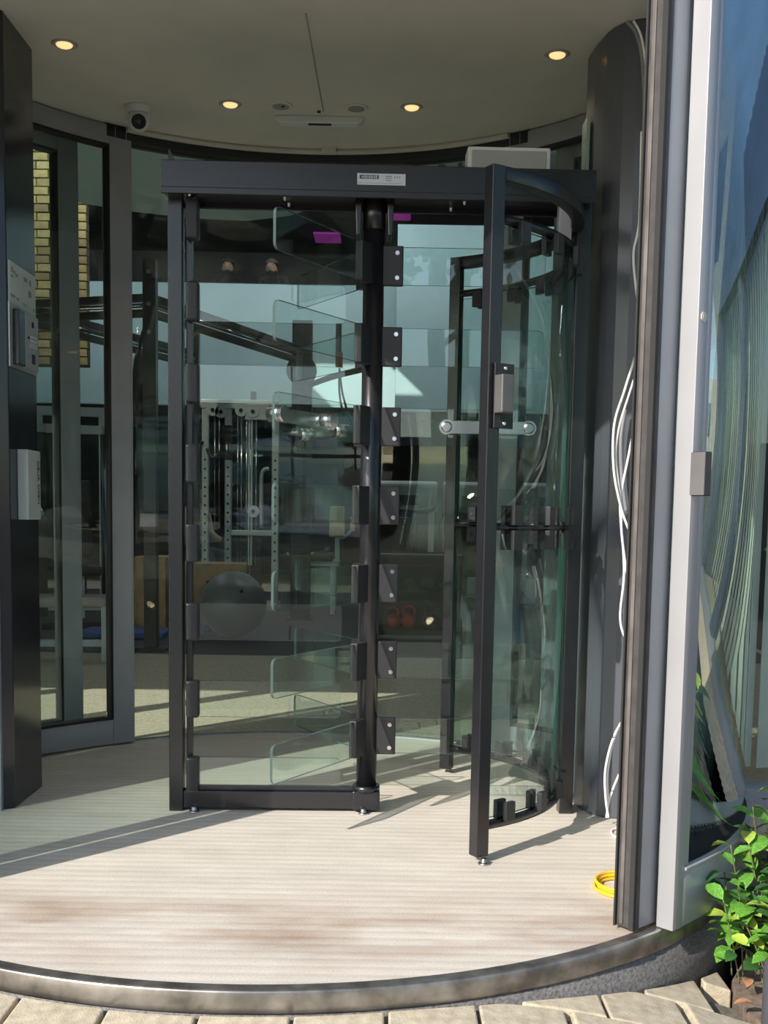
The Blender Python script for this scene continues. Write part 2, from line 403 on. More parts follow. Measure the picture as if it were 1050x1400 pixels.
# ================================================================== OUTSIDE GROUND
def zg(x): return -.052 - .165*max(0, min(x, 1.2))**2
pave = bpy.data.objects.new('pavement', None); COL.objects.link(pave); struct(pave, 'beige concrete pavers in front of the curved threshold', 'pavement')
b = new_bm(); box(b, (0, 0, -.40), (400, 240, .10)); 
g0 = struct(obj('ground', b, mat('street_ground', (.15, .14, .125), .9, var=.2, scale=3)), 'plain street ground around the entrance', 'ground'); g0.location = (0, -116.6, 0)
b = new_bm()
xs_ = [-2.0 + .2*k for k in range(17)]
top_ = [[b.verts.new((x+.2, y-1.55, zg(x)-.028+.175)) for y in (.4, 3.0 if x > .5 else 2.7)] for x in xs_]
for A_, B_ in zip(top_, top_[1:]): b.faces.new((A_[0], B_[0], B_[1], A_[1]))
obj('joint_bed', b, mat('joint_sand', (.17, .15, .12), .95, var=.4, scale=60), pave, (-.2, 1.55, -.175))
b = new_bm(); box(b, (0, 0, 0), (.207, .204, .09)); pv0 = obj('paver', b, 'paver', pave, bevel=.006); pv_used = False
for j in range(-3, 6):
    for i in range(-9, 7):
        x = i*.2165 + (.108 if j % 2 else 0) + .02; y = 2.395 - j*.2125 + .35
        r = math.hypot(x-C[0], y-C[1])
        if r < 1.50 or x > 1.13 or y < .9 or y > 3.2 or x < -1.9 or (x > .98 and y > 2.75): continue
        z = zg(x) - .045 + random.uniform(-.002, .002)
        if r > 1.78:
            if not pv_used: pv_used = True; o = pv0
            else: o = inst(pv0, pave)
            o.location = (x, y, z); o.rotation_euler = (random.uniform(-.008, .008), (.33*x if 0 < x < 1.2 else 0)+random.uniform(-.008, .008), random.uniform(-.012, .012))
        else:   # cut to the curve of the plinth
            n = 8; kept = []
            for u in range(n+1):
                px_ = x - .1035 + .207*u/n; dx_ = px_ - C[0]
                yc = C[1] - math.sqrt(max(0, 1.588**2 - dx_*dx_)) if abs(dx_) < 1.588 else 9
                y1 = min(y + .102, yc); kept.append((px_, y - .102, y1))
            kept = [k for k in kept if k[2] - k[1] > .008]
            if len(kept) < 3: continue
            poly = [(k[0]-x, k[1]-y) for k in kept] + [(k[0]-x, k[2]-y) for k in kept[::-1]]
            b = new_bm(); prism(b, poly, -.045, .045)
            for v in b.verts: v.co.z += zg(x + v.co.x) - zg(x)
            obj('paver', b, 'paver', pave, (x, y, z), bevel=.005)
b = new_bm(); prism(b, [(1.16, 1.5), (2.6, 1.5), (2.6, 4.1), (1.32, 4.1), (1.27, 3.7), (1.08, 3.25), (1.0, 3.1), (.98, 2.92), (1.0, 2.8), (1.16, 2.7)], -.36, -.20)
struct(obj('ground', b, 'soil'), 'brown soil of the planting bed beside the curved base', 'soil')

# ================================================================== THE TURNSTILE
ts = thing('turnstile', 'black full-height turnstile with clear glass arms and curved glass cage', 'turnstile', (-.0566, 4.14, 0), .0295)
# left post, bottom rail, beam
bx('post', (-.698, 0, 1.10), (.05, .07, 2.20), 'black', ts, bevel=.003)
bx('inner_post', (-.655, .03, 1.12), (.022, .03, 2.15), 'black', ts, bevel=.002)
bx('bottom_rail', (-.315, 0, .043), (.716, .06, .062), 'black', ts, bevel=.003)
bx('rail_channel', (-.345, .005, .082), (.60, .03, .012), 'black', ts)
bx('foot_block', (.0, 0, .045), (.10, .085, .07), 'black', ts, bevel=.004)
beam = bx('beam', (.015, 0, 2.247), (1.50, .20, .092), 'black', ts, bevel=.003)
bx('beam_lip', (0, -.096, -.055), (1.50, .012, .022), 'black', beam, bevel=.002)
bx('beam_lip', (0, .094, -.055), (1.50, .012, .022), 'black', beam, bevel=.002)
bx('cap_plate', (-.695, 0, -.05), (.10, .16, .008), 'steel', beam)
b = new_bm(); prism(b, [(0, 0), (.045, 0), (.0, .085)], 0, .006); o = obj('end_plate', b, 'black', beam, (-.748, .06, .046), (PI/2, 0, 0))
for x, y in ((-.33, -.03), (-.32, .05), (.0, .06), (.30, -.03), (.26, .06), (-.66, -.05)):
    b = new_bm(); cyl(b, (0, 0, 0), (0, 0, -.012), .008, .006, 10); sph(b, (0, 0, -.012), .006, 8); obj('bolt', b, 'screw', beam, (x, y, -.046))
M['sticker_white'] = mat('sticker_paper', (.60, .63, .68), .5, var=.03)
M['print_dark'] = mat('dark_print', (.05, .06, .09), .6)
M['print_mid'] = mat('grey_print', (.24, .28, .36), .6)
stk = bx('sticker', (.005, -.1012, -.004), (.166, .0016, .038), 'sticker_white', beam)
b = new_bm(); box(b, (-.042, -.0010, .007), (.066, .0006, .0125)); obj('print_block', b, 'print_dark', stk)
b = new_bm()
for k in range(9): box(b, (-.066+.0062*k, -.0014, .007), (.0035, .0005, .006+.002*(k % 3)))
obj('print_letters', b, 'sticker_white', stk)
b = new_bm()
for k, (x, z, w, h) in enumerate(((.030, .010, .022, .004), (.030, .003, .024, .003), (.030, -.004, .020, .003), (.0, -.013, .15, .0015), (.052, .008, .004, .006), (.060, .008, .004, .006), (.068, .008, .004, .006))):
    box(b, (x-.005, -.0010, z), (w, .0006, h))
obj('print_lines', b, 'print_mid', stk)
M['box_grey'] = mat('grey_box_paint', (.36, .36, .35), .5, var=.04)
cb = bx('control_box', (.475, .07, 2.347), (.295, .10, .105), 'white', ts, bevel=.006)
bx('box_lid', (0, -.052, -.003), (.265, .006, .085), 'box_grey', cb, bevel=.003)
tb('beam_cable', [(-.10, .06, 2.30), (-.02, .03, 2.325), (.08, .0, 2.312), (.17, .02, 2.318), (.25, .06, 2.30)], .008, 'black_soft', ts)
tb('beam_cable', [(-.06, .08, 2.30), (.04, .05, 2.335), (.16, .05, 2.325), (.22, .08, 2.30)], .006, 'black_soft', ts)
bx('junction_plate', (-.04, .03, 2.302), (.09, .06, .018), 'steel', ts, bevel=.003)
bx('cable_clip', (.235, .0, 2.31), (.02, .02, .03), 'black_soft', ts, rz=.6); bx('cable_clip', (.30, .0, 2.315), (.012, .012, .04), 'black_soft', ts, rz=.3)
# bearing housing under the beam
b = new_bm(); cyl(b, (0, 0, 2.205), (0, 0, 2.095), .040, seg=24); obj('bearing_sleeve', b, 'black', ts)
for s in (-1, 1):
    b = new_bm(); prism(b, [(-.013, -.05), (.013, -.05), (.013, .05), (-.013, .05)], 2.07, 2.205)
    for v in b.verts: v.co.x *= (.6 if v.co.z < 2.1 else 1)
    obj('bearing_cheek', b, 'black', ts, (s*.056, .01, 0), bevel=.004)
# right end post carrying the beam
bx('end_post', (.742, 0, 1.10), (.05, .06, 2.20), 'black', ts, bevel=.003)
bx('end_bracket', (.665, -.055, 2.12), (.045, .05, .13), 'alu_dark', ts, bevel=.003)
# rotor
ZA = [1.974 - .2818*k for k in range(7)]; ZF = [1.836 - .2845*k for k in range(7)]
rotor = obj('rotor_column', (lambda b: (cyl(b, (0, 0, .085), (0, 0, 2.10), .0375, seg=28), b)[1])(new_bm()), 'black', ts, rot=(0, 0, -.0214))
b = new_bm(); cyl(b, (0, 0, .075), (0, 0, .098), .05, seg=24); obj('collar', b, 'black', rotor)
def glass_plate(pts, th, name, parent, mats):
    b = new_bm(); n = len(pts)
    A = [b.verts.new((x, -th/2, z)) for x, z in pts]; B = [b.verts.new((x, th/2, z)) for x, z in pts]
    b.faces.new(A); b.faces.new(B[::-1])
    for i in range(n):
        f = b.faces.new((A[i], B[i], B[(i+1) % n], A[(i+1) % n])); f.material_index = 1
    return obj(name, b, mats, parent)
def rounded(x0, x1, z0, z1, r, left=False):
    P = []
    def cor(cx, cz, a0):
        for k in range(6): a = math.radians(a0 + 18*k); P.append((cx + r*math.cos(a), cz + r*math.sin(a)))
    if left:
        P.append((x0, z0)); 
    else: P.append((x0, z0))
    cor(x1-r, z0+r, -90); cor(x1-r, z1-r, 0); P.append((x0, z1))
    return P
LA = .61
arm0 = glass_plate(rounded(.055, LA, -.0655, .0655, .022), .010, 'glass_arm', rotor, ['g_arm', 'g_edge_clear'])
b = new_bm(); box(b, (.0675, .0, 0), (.075, .030, .137)); bk0 = obj('arm_bracket', b, 'black_soft', rotor, bevel=.004)
b = new_bm(); cyl(b, (.083, -.0148, .043), (.083, -.0185, .043), .009, .0075, 14); cyl(b, (.083, -.0186, .043), (.083, -.0190, .043), .004, seg=8); sc0 = obj('screw', b, 'screw', rotor)
b = new_bm()
box(b, (.415, -.038, 0), (.30, .008, .046))
pb0 = obj('push_bar', b, 'steel', rotor, bevel=.002)
b = new_bm(); cyl(b, (0, .012, 0), (0, -.046, 0), .026, seg=24); cyl(b, (0, -.046, 0), (0, -.052, 0), .020, .014, seg=20); pc0 = obj('bar_end', b, 'steel', rotor)
n_first = True
for w in range(3):
    a = 2*PI*w/3
    for k, z in enumerate(ZA):
        if n_first:
            arm0.location = (0, 0, z); bk0.location = (0, 0, z); sc0.location = (0, 0, z); n_first = False
        else:
            inst(arm0, rotor, (0, 0, z), (0, 0, a)); inst(bk0, rotor, (0, 0, z), (0, 0, a)); inst(sc0, rotor, (0, 0, z), (0, 0, a))
        inst(sc0, rotor, (0, 0, z-.086), (0, 0, a))
    z = ZA[2]; rm = Matrix.Rotation(a, 3, 'Z')
    if w == 0: pb0.location = (0, 0, z)
    else: inst(pb0, rotor, (0, 0, z), (0, 0, a))
    for x in (.268, .562):
        p = rm @ Vector((x, 0, 0)); p.z = z
        if w == 0 and x < .3: pc0.location = p
        else: inst(pc0, rotor, p, (0, 0, a))
# fixed glass fingers on the left post
f0 = glass_plate(rounded(-.655, -.098, -.067, .067, .018), .010, 'barrier_glass', ts, ['g_arm', 'g_edge_clear'])
b = new_bm(); box(b, (-.640, -.003, 0), (.046, .052, .137)); fb0 = obj('barrier_bracket', b, 'black_soft', ts, bevel=.008)
for k, z in enumerate([2.117] + ZF):
    tilt = (.0, .018, -.006, .008, -.004, .006, -.003, .002)[k]
    if k == 0: fb0.location = (0, 0, z); continue
    inst(fb0, ts, (0, 0, z))
    if k == 1: f0.location = (0, 0, z); f0.rotation_euler = (tilt, 0, 0)
    else: inst(f0, ts, (0, 0, z), (tilt, 0, 0))
# feet
def foot(x, y, par=ts):
    b = new_bm(); cyl(b, (0, 0, .0), (0, 0, .006), .020, .018, 18); cyl(b, (0, 0, .006), (0, 0, .02), .010, seg=10); cyl(b, (0, 0, .006), (0, 0, .013), .013, seg=6)
    return obj('levelling_foot', b, 'steel', par, (x, y, 0))
foot(-.63, -.045); foot(-.01, -.055); foot(.742, 0)
# cage
RC = .70
def cpol(a, r, z=0): a = math.radians(a); return Vector((r*math.cos(a), r*math.sin(a), z))
for a in (-60.5, 60.5):
    p = bx('cage_post', cpol(a, .713, 1.082), (.045, .046, 2.122), 'black', ts, rz=math.radians(a), bevel=.003)
    q = foot(0, 0, p); q.location = (.03, 0, -1.082)
for a0, a1 in ((-58.5, -2), (2, 58.5)):
    b = new_bm(); arc(b, (0, 0), RC-.012, RC+.033, 2.10, 2.143, a0, a1, 20); obj('top_rail', b, 'black', ts, bevel=.002)
    for z0, z1 in ((1.985, 2.008), (1.052, 1.070), (.100, .124)):
        b = new_bm(); arc(b, (0, 0), RC-.012, RC+.012, z0, z1, a0, a1, 20); obj('curved_rail', b, 'black', ts)
    for z0, z1 in ((.135, 1.042), (1.08, 1.975)):
        b = new_bm(); arc(b, (0, 0), RC-.005, RC+.005, z0, z1, a0, a1, 20, 0, 1); obj('curved_glass', b, ['g_cage', 'g_edge'], ts)
b = new_bm(); box(b, (RC-.021, 0, 0), (.018, .042, .062)); box(b, (RC+.021, 0, 0), (.018, .042, .062)); cyl(b, (RC-.03, 0, .0), (RC-.034, 0, .0), .007, seg=10)
cl0 = obj('glass_clamp', b, 'black_soft', ts, bevel=.003); nf = True
for a in (-51, -36, -21, -9, 9, 21, 36, 51):
    for z in (1.965, 1.10, 1.022, .150):
        if nf: cl0.location = (0, 0, z); cl0.rotation_euler = (0, 0, math.radians(a)); nf = False
        else: inst(cl0, ts, (0, 0, z), (0, 0, math.radians(a)))
# lock on the front cage post
lk = bx('lock_plate', cpol(-58.2, .744, 1.462), (.006, .075, .196), 'black_soft', ts, rz=math.radians(-58.2), bevel=.002)
bx('lock_cover', (.024, -.018, .003), (.04, .046, .115), 'lock_grey', lk, bevel=.004)
for z in (-.083, .083):
    b = new_bm(); cyl(b, (.003, 0, 0), (.008, 0, 0), .006, .005, 12); obj('screw', b, 'screw', lk, (0, .0, z))

# ================================================================== LOBBY FITTINGS
M['bulb'] = mat('lit_lamp', (1, .85, .6), .4, emit=((1, .55, .22), .85))
for (px, py), lb in zip(((88, 60), (762, 74), (315, 142), (563, 146)),
        ('lit round downlight in the ceiling near the left black column', 'lit round downlight in the ceiling near the right black column',
         'lit round downlight in the ceiling between dome camera and vent', 'lit round downlight between the sensor bar and the grey control box')):
    p = gr(px, py, ZC); t = thing('downlight', lb, 'downlight', (p.x, p.y, ZC), group='recessed ceiling downlights')
    b = new_bm(); 
    pr = [(.030, -.003), (.040, -.004), (.048, -.001), (.048, 0.002), (.030, .002)]
    n = 28; rows = [[b.verts.new((r*math.cos(2*PI*k/n), r*math.sin(2*PI*k/n), z)) for r, z in pr] for k in range(n)]
    for k in range(n):
        for j in range(len(pr)):
            f = b.faces.new((rows[k][j], rows[(k+1) % n][j], rows[(k+1) % n][(j+1) % 5], rows[k][(j+1) % 5])); f.smooth = True
    obj('trim_ring', b, 'alu_white', t)
    b = new_bm(); sph(b, (0, 0, -.004), .030, 16, sc3=(1, 1, .35)); obj('lamp', b, 'bulb', t)
    ld = bpy.data.lights.new('downlight_light', 'SPOT'); ld.energy = 3; ld.color = (1, .78, .5); ld.spot_size = 1.6; ld.spot_blend = .6; ld.shadow_soft_size = .03
    lo = bpy.data.objects.new('downlight_light', ld); COL.objects.link(lo); lo.parent = t; lo.location = (0, 0, -.03)
for (px, py), lb in zip(((384, 144), (487, 147)), ('round ceiling speaker with a dark centre', 'round pale ceiling speaker beside the ceiling seam')):
    p = gr(px, py, ZC); t = thing('ceiling_speaker', lb, 'speaker', (p.x, p.y, ZC), group='round ceiling speakers')
    b = new_bm(); cyl(b, (0, 0, .001), (0, 0, -.006), .052, .046, 28); obj('rim', b, 'ceil', t)
    b = new_bm(); cyl(b, (0, 0, -.006), (0, 0, -.0075), .036, seg=24); obj('grille', b, mat('speaker_grille', (.28, .27, .25), .8), t)
    if px < 400:
        b = new_bm(); cyl(b, (.01, -.01, -.0075), (.01, -.01, -.010), .008, seg=12); obj('centre_cap', b, 'rubber', t)
p = gr(437, 158, ZC)
t = thing('motion_sensor', 'long white door sensor bar fixed under the ceiling', 'sensor', (p.x, p.y+.03, ZC))
b = new_bm(); prism(b, [(-.19, -.012), (-.165, -.03), (.165, -.03), (.19, -.012), (.19, 0), (-.19, 0)], -.025, .03)
o = obj('housing', b, 'white', t, rot=(PI/2, 0, 0), bevel=.004)
bx('lens_window', (.0, -.012, -.031), (.10, .02, .004), 'black_soft', t)
o = tb('cable', [at(444, 176, 5.33)+Vector((0, 0, 0)), at(446, 187, 5.45), at(449, 199, 5.54)], .006, 'rubber'); tag(o, 'short black cable from sensor bar to rear track', 'cable')
o = bx('cable_junction', at(450, 202, 5.51), (.07, .03, .045), 'ceil', bevel=.004); tag(o, 'small pale junction block at the end of the short black cable', 'junction box')
b = new_bm(); q0, q1 = gr(418, 18, ZC), gr(442, 152, ZC)
tube(b, [q0 + Vector((0, 0, -.001)), q1 + Vector((0, 0, -.001))], .003, 6); struct(obj('trim_8', b, 'alu_dark'), 'dark seam strip across the ceiling', 'seam')
b = new_bm(); cyl(b, (0, 0, 0), (0, 0, -.006), .008, seg=10); o = obj('ceiling_bolt', b, 'rubber', None, gr(436, 152, ZC)); tag(o, 'tiny dark bolt beside the ceiling seam', 'bolt')
# dome camera
p = gr(190, 146, ZC)
t = thing('security_camera', 'white turret security camera under the ceiling by the left door', 'camera', (p.x, p.y, ZC))
b = new_bm(); cyl(b, (0, 0, -.03), (0, 0, 0), .052, .058, 32); obj('base', b, 'white', t, bevel=.004)
b = new_bm(); sph(b, (0, -.006, -.058), .046, 28); obj('eyeball', b, 'white', t)
for s in (-1, 1):
    b = new_bm(); box(b, (s*.044, -.004, -.045), (.010, .04, .045)); obj('yoke', b, 'white', t, bevel=.004)
dv = (Vector((0, 0, H)) - Vector((p.x, p.y, ZC-.062))).normalized(); c0 = Vector((0, -.006, -.062))
b = new_bm(); cyl(b, c0 + dv*.030, c0 + dv*.0475, .031, .029, 28); lens = obj('lens_face', b, 'rubber', t)
b = new_bm(); cyl(b, c0 + dv*.0475, c0 + dv*.051, .012, .010, 18); obj('lens', b, 'black_gloss', lens)
b = new_bm(); sph(b, c0 + dv*.049 + Vector((-.014, 0, .004)), .003, 8); obj('infrared_led', b, 'screw', lens)

# left column fittings (the face looks towards +x)
XF = -1.345
def onface(px, py):
    r = ray(px, py); q = Vector((0, 0, H)) + r*(XF/r.x); return q
M['plate'] = mat('pale_sign_plate', (.50, .54, .52), .35, var=.05)
M['plate2'] = mat('silver_panel', (.42, .44, .43), .35, .4, var=.06)
t = thing('sign_plate', 'pale printed sign plate on the left black column above the intercom', 'sign', (XF+.003, 4.25, 1.895))
b = new_bm(); box(b, (0, 0, 0), (.006, .30, .145)); pl = obj('panel', b, 'plate', t, bevel=.001)
b = new_bm()
for y, z, w, h in ((-.12, .045, .018, .018), (-.095, .040, .02, .012), (-.07, .034, .028, .01), (-.12, .022, .03, .008), (.03, .038, .04, .016), (.085, .036, .025, .02), (.08, -.005, .035, .022), (-.115, -.045, .05, .010), (-.06, -.047, .03, .008), (.02, -.052, .05, .004), (.02, -.059, .045, .003), (.125, -.056, .012, .012)):
    box(b, (.0034, y, z), (.0008, w, h))
obj('print', b, mat('faded_print', (.24, .27, .27), .6), t)
t = thing('intercom', 'silver intercom panel with black card reader on the left column', 'intercom', (XF+.003, 4.25, 1.712))
bx('back_plate', (0, 0, 0), (.006, .31, .225), 'plate2', t, bevel=.001)
bx('card_reader', (.014, -.085, -.005), (.024, .075, .195), 'black_gloss', t, bevel=.004)
pn = bx('call_panel', (.010, .055, -.002), (.016, .15, .20), 'plate2', t, bevel=.003)
for y, z, w, h, m in ((.005, .065, .018, .02, 'rubber'), (.01, .012, .075, .022, 'sticker_white'), (.01, -.012, .075, .016, 'sticker_white'), (-.045, .012, .02, .008, 'black_soft'), (.01, -.06, .035, .035, 'black_soft')):
    bx({'rubber': 'camera_eye', 'sticker_white': 'name_tag', 'black_soft': 'button'}[m], (.009, y, z), (.003, w, h), m, pn)
b = new_bm()
for k in range(8): box(b, (.0105, -.018+.008*k, .012), (.0006, .005, .006)); box(b, (.0105, -.018+.008*k, -.012), (.0006, .005, .004))
obj('print', b, 'print_mid', pn)
t = thing('door_switch_box', 'narrow grey box with black vertical lettering on the left column', 'switch box', (XF, 4.245, 1.184))
bd = bx('housing', (.020, 0, 0), (.040, .15, .255), 'plate', t, bevel=.004)
text('lettering', 'DEUR OPEN', .030, 'print_dark', t, (.0408, .045, .01), (0, PI/2, 0))
for o_ in (bpy.data.objects['lettering'],):
    o_.matrix_local = Matrix.Translation((.0408, .045, .01)) @ Matrix(((0, 0, 1, 0), (0, 1, 0, 0), (-1, 0, 0, 0), (0, 0, 0, 1)))

# front right jamb fittings
p = pol(-45.4, 1.612); t = thing('door_lock', 'small dark lock box on the bright aluminium post', 'lock', at(953, 648, 2.93), math.radians(-45.4))
bx('lock_body', (.012, 0, 0), (.04, .032, .112), 'black_soft', t, bevel=.003)
bx('lock_face', (.012, -.017, 0), (.04, .004, .108), 'lock_grey', t)
b = new_bm(); cyl(b, (0, 0, 0), (.003, 0, 0), .013, seg=20); cyl(b, (.003, 0, 0), (.004, 0, 0), .008, seg=16)
q = pol(-45.45, 1.607); q.z = at(962, 432, 2.93).z
o = obj('round_sticker', b, mat('yellowed_sticker', (.50, .46, .42), .6), None, q, (0, 0, math.radians(-45.45))); tag(o, 'round faded sticker on the bright aluminium post', 'sticker')

# loose cables at the right column
def cable(pts, Y, r, label, m='cable_white'):
    o = tb('cable', [at(x, y, Yk) for (x, y), Yk in zip(pts, Y if isinstance(Y, list) else [Y]*len(pts))], r, m)
    return tag(o, label, 'cable', 'loose cables at the right column')
M['cable_white'] = mat('white_cable', (.75, .73, .72), .5, var=.03)
M['cable_grey'] = mat('grey_cable', (.20, .20, .22), .5)
cn = [0]
def wl_(pts, label, m='cable_white', r=.0042, Y=None):
    cn[0] += 1; cable(pts, Y or 3.90 + .013*cn[0], r, label, m)
wl_([(877, 180), (874, 300), (866, 350), (872, 420), (872, 470), (855, 530), (840, 580), (839, 640), (848, 690), (858, 720), (868, 742)], 'white cable bowing out furthest from the right column')
wl_([(873, 500), (858, 545), (845, 590), (842, 630), (849, 690), (850, 730), (858, 790), (864, 820)], 'white cable bowing out second from the right column')
wl_([(875, 505), (872, 555), (860, 620), (850, 670), (848, 700), (852, 750), (853, 790), (848, 840), (852, 866), (863, 882)], 'white cable crossing the others beside the dark seal')
wl_([(860, 972), (840, 1005), (828, 1050), (828, 1090), (832, 1118)], 'white cable looping down to the floor by the right column')
wl_([(858, 978), (840, 1010), (831, 1055), (831, 1090), (831, 1112)], 'white cable beside the loop reaching the floor', r=.0035)
wl_([(857, 1040), (845, 1062), (834, 1090), (829, 1118)], 'short white cable slanting down to the floor')
wl_([(847, 1050), (847, 1118)], 'straight short white cable standing on the floor', r=.003)
wl_([(858, 30), (872, 50), (880, 100), (882, 220), (876, 360), (873, 480), (868, 560)], 'grey cable hanging from the ceiling along the right column', 'cable_grey', .008, [4.02, 4.0, 4.0, 4.0, 4.0, 4.0, 4.0])
wl_([(866, 28), (879, 60), (886, 150), (882, 300), (874, 440), (872, 500)], 'pale cable hanging from the ceiling along the right column', 'cable_white', .004, 3.95)
wl_([(855, 560), (849, 600), (850, 650), (856, 700)], 'dark cable loop behind the white cables', 'cable_grey', .007)
# yellow tape coil on floor
b = new_bm()
c0 = gr(853, 1216)
for k in range(4):
    tube(b, [c0 + Vector(((.075+.004*k)*math.cos(a), (.085+.004*k)*math.sin(a), .006 + .009*(k % 3))) for a in [2*PI*i/28 for i in range(29)]], .0045, 6)
o = obj('yellow_cable_coil', b, mat('yellow_cable', (.80, .50, .02), .5)); tag(o, 'yellow cable coil lying on the floor by the dark seal', 'cable coil')
b = new_bm(); c0 = gr(852, 1142)
tube(b, [c0 + Vector((.04*math.cos(a), .07*math.sin(a), .005)) for a in [2*PI*i/24 for i in range(25)]], .004, 6)
o = obj('white_cable_coil', b, 'cable_white'); tag(o, 'small white cable loop lying on the floor', 'cable coil')
# ================================================================== PLANTING AND STREET SIDE
M['leaf'] = mat('ivy_leaf', (.10, .26, .035), .38, var=.45, scale=18)
M['leaf_dark'] = mat('dark_ivy_leaf', (.035, .11, .03), .35, var=.3, scale=18)
M['leaf_young'] = mat('young_leaf', (.30, .42, .06), .4, var=.25, scale=18)
M['leaf_dry'] = mat('dry_leaf', (.42, .20, .10), .7, var=.3, scale=18)
M['stem'] = mat('stem', (.12, .13, .05), .8)
def leaf_mesh(name, m):
    b = new_bm(); prof = [(0, .0), (.22, .34), (.5, .46), (.78, .33), (1.0, 0)]
    L = []; Rr = []; Cc = []
    for t_, w in prof:
        zc = .10*math.sin(t_*PI) ; zw = zc + .22*w
        Cc.append(b.verts.new((t_, 0, zc)))
        if w: L.append(b.verts.new((t_, w*.62, zw))); Rr.append(b.verts.new((t_, -w*.62, zw)))
        else: L.append(Cc[-1]); Rr.append(Cc[-1])
    for i in range(4):
        for S in (L, Rr):
            vs_ = []
            for v in (Cc[i], Cc[i+1], S[i+1], S[i]):
                if v not in vs_: vs_.append(v)
            f = b.faces.new(vs_); f.smooth = True
    return b
shrub = thing('ivy_shrub', 'leafy green ivy shrub growing beside the curved grey base', 'shrub', (1.22, 3.2, -.17))
tmpl = []
for m in ('leaf', 'leaf_dark', 'leaf_young', 'leaf_dry'):
    o = obj('leaf', leaf_mesh('leaf', m), m, shrub); o.scale = (.05, .05, .05); tmpl.append(o)
nfirst = set(); cnt = 0
stems = []
for k in range(31):
    a = random.uniform(-39.5, -20); r_ = random.uniform(1.66, 1.80); p_ = pol(a, r_); stems.append((p_.x, p_.y))
for si, (x, y) in enumerate(stems):
    h = random.uniform(.10, .22) + max(0, (y-2.85))*.55; lx, ly = random.uniform(-.09, .05), random.uniform(-.10, .05)
    pts = [Vector((x-1.22, y-3.2, 0)), Vector((x-1.22+lx*.5, y-3.2+ly*.5, h*.55)), Vector((x-1.22+lx, y-3.2+ly, h))]
    tb('stem', pts, .0022, 'stem', shrub, 5)
    for q in range(9):
        t_ = .25 + .75*(q/8); p_ = pts[0].lerp(pts[1], t_*2) if t_ < .5 else pts[1].lerp(pts[2], t_*2-1)
        ki = random.choices((0, 1, 2), (5, 4, 2))[0]; s = random.uniform(.055, .09)
        yaw = random.uniform(0, 2*PI)
        if ki not in nfirst: nfirst.add(ki); o = tmpl[ki]
        else: o = inst(tmpl[ki], shrub)
        o.location = p_; o.scale = (s, s, s); o.rotation_euler = (random.uniform(-.5, .5), random.uniform(-.5, .45), yaw)
for k in range(8):
    o = tmpl[3] if k == 0 else inst(tmpl[3], shrub)
    o.location = (random.uniform(-.27, -.02), random.uniform(-.35, -.1), .012); o.scale = (.06, .06, .06); o.rotation_euler = (random.uniform(-.2, .2), 0, random.uniform(0, 6))
# grey bollard at the lower right corner
q = at(1062, 1310, 2.42)
t = thing('bollard', 'dark grey round bollard at the edge of the pavers', 'bollard', (q.x+.03, 2.42, -.22))
b = new_bm(); cyl(b, (0, 0, 0), (0, 0, q.z+.20), .055, seg=28); obj('tube', b, mat('bollard_grey', (.055, .055, .065), .55), t)
b = new_bm(); sph(b, (0, 0, q.z+.20), .055, 24, sc3=(1, 1, .45)); obj('cap', b, mat('bollard_cap_grey', (.06, .06, .07), .5), t)

# trees, hedge and low building across the street (they show in the glass)
M['win_dark'] = mat('dark_window', (.03, .035, .045), .1)
M['bark'] = mat('bark', (.10, .075, .05), .9, var=.3)
M['crown'] = mat('tree_foliage', (.07, .13, .035), .6, var=.5, scale=2)
def tree(x, y, h, rc, zc, label):
    t = thing('street_tree', label, 'tree', (x, y, -.35), group='trees across the street')
    b = new_bm(); tube(b, spline([(0, 0, 0), (.05, .03, h*.3), (-.06, 0, h*.55), (0, 0, h*.8)]), .16, 9); obj('trunk', b, 'bark', t)
    b = new_bm()
    for k in range(5):
        a = k*1.3; tube(b, [(0, 0, h*.5+.2*k), (math.cos(a)*rc*.4, math.sin(a)*rc*.4, h*.62+.2*k), (math.cos(a)*rc*.75, math.sin(a)*rc*.75, h*.68+.2*k)], [.07, .05, .02], 6)
    obj('branch', b, 'bark', t)
    b = new_bm()
    for k in range(2600):
        while True:
            p_ = Vector((random.uniform(-1, 1), random.uniform(-1, 1), random.uniform(-1, 1)))
            if .25 < p_.length < 1: break
        cl = .75 + .25*math.sin(p_.x*9+1)*math.sin(p_.y*8)*math.sin(p_.z*7+2)
        p_ = Vector((p_.x*rc*cl, p_.y*rc*cl, zc + p_.z*rc*.8*cl)); s = random.uniform(.10, .22)
        e1 = Vector((random.gauss(0, 1), random.gauss(0, 1), random.gauss(0, 1))).normalized(); e2 = e1.orthogonal().normalized()
        b.faces.new([b.verts.new(p_ + v) for v in (e1*s, e2*s*.6, -e1*s, -e2*s*.6)])
    o = obj('foliage', b, 'crown', t); o['kind'] = 'stuff'
tree(1.2, -13, 9, 3.4, 8.0, 'tall leafy tree reflected in the right glass arms')
tree(6.5, -16, 9.5, 3.6, 7.5, 'tall leafy tree reflected beside the first one')
tree(-7.5, -22, 9, 3.2, 7.0, 'leafy tree far across the street')
t = thing('pale_building', 'pale cream building beyond the ivy side of the lobby', 'building', (15, 9, -.35))
bx('wall', (0, 0, 1.6), (4, 14, 3.2), mat('cream_render', (.62, .62, .52), .8), t)
for k in range(4): bx('window', (-2.02, -5.2+3.4*k, 1.7), (.06, 1.6, 1.2), 'win_dark', t)
t = thing('street_building', 'low dark building across the street', 'building', (3, -30, -.35))
bx('wall', (0, 0, 1.9), (26, 6, 3.8), mat('grey_render', (.16, .15, .15), .8), t)
for k in range(9): bx('window', (-11+2.7*k, 3.01, 1.9), (1.7, .06, 1.5), 'win_dark', t)
b = new_bm()
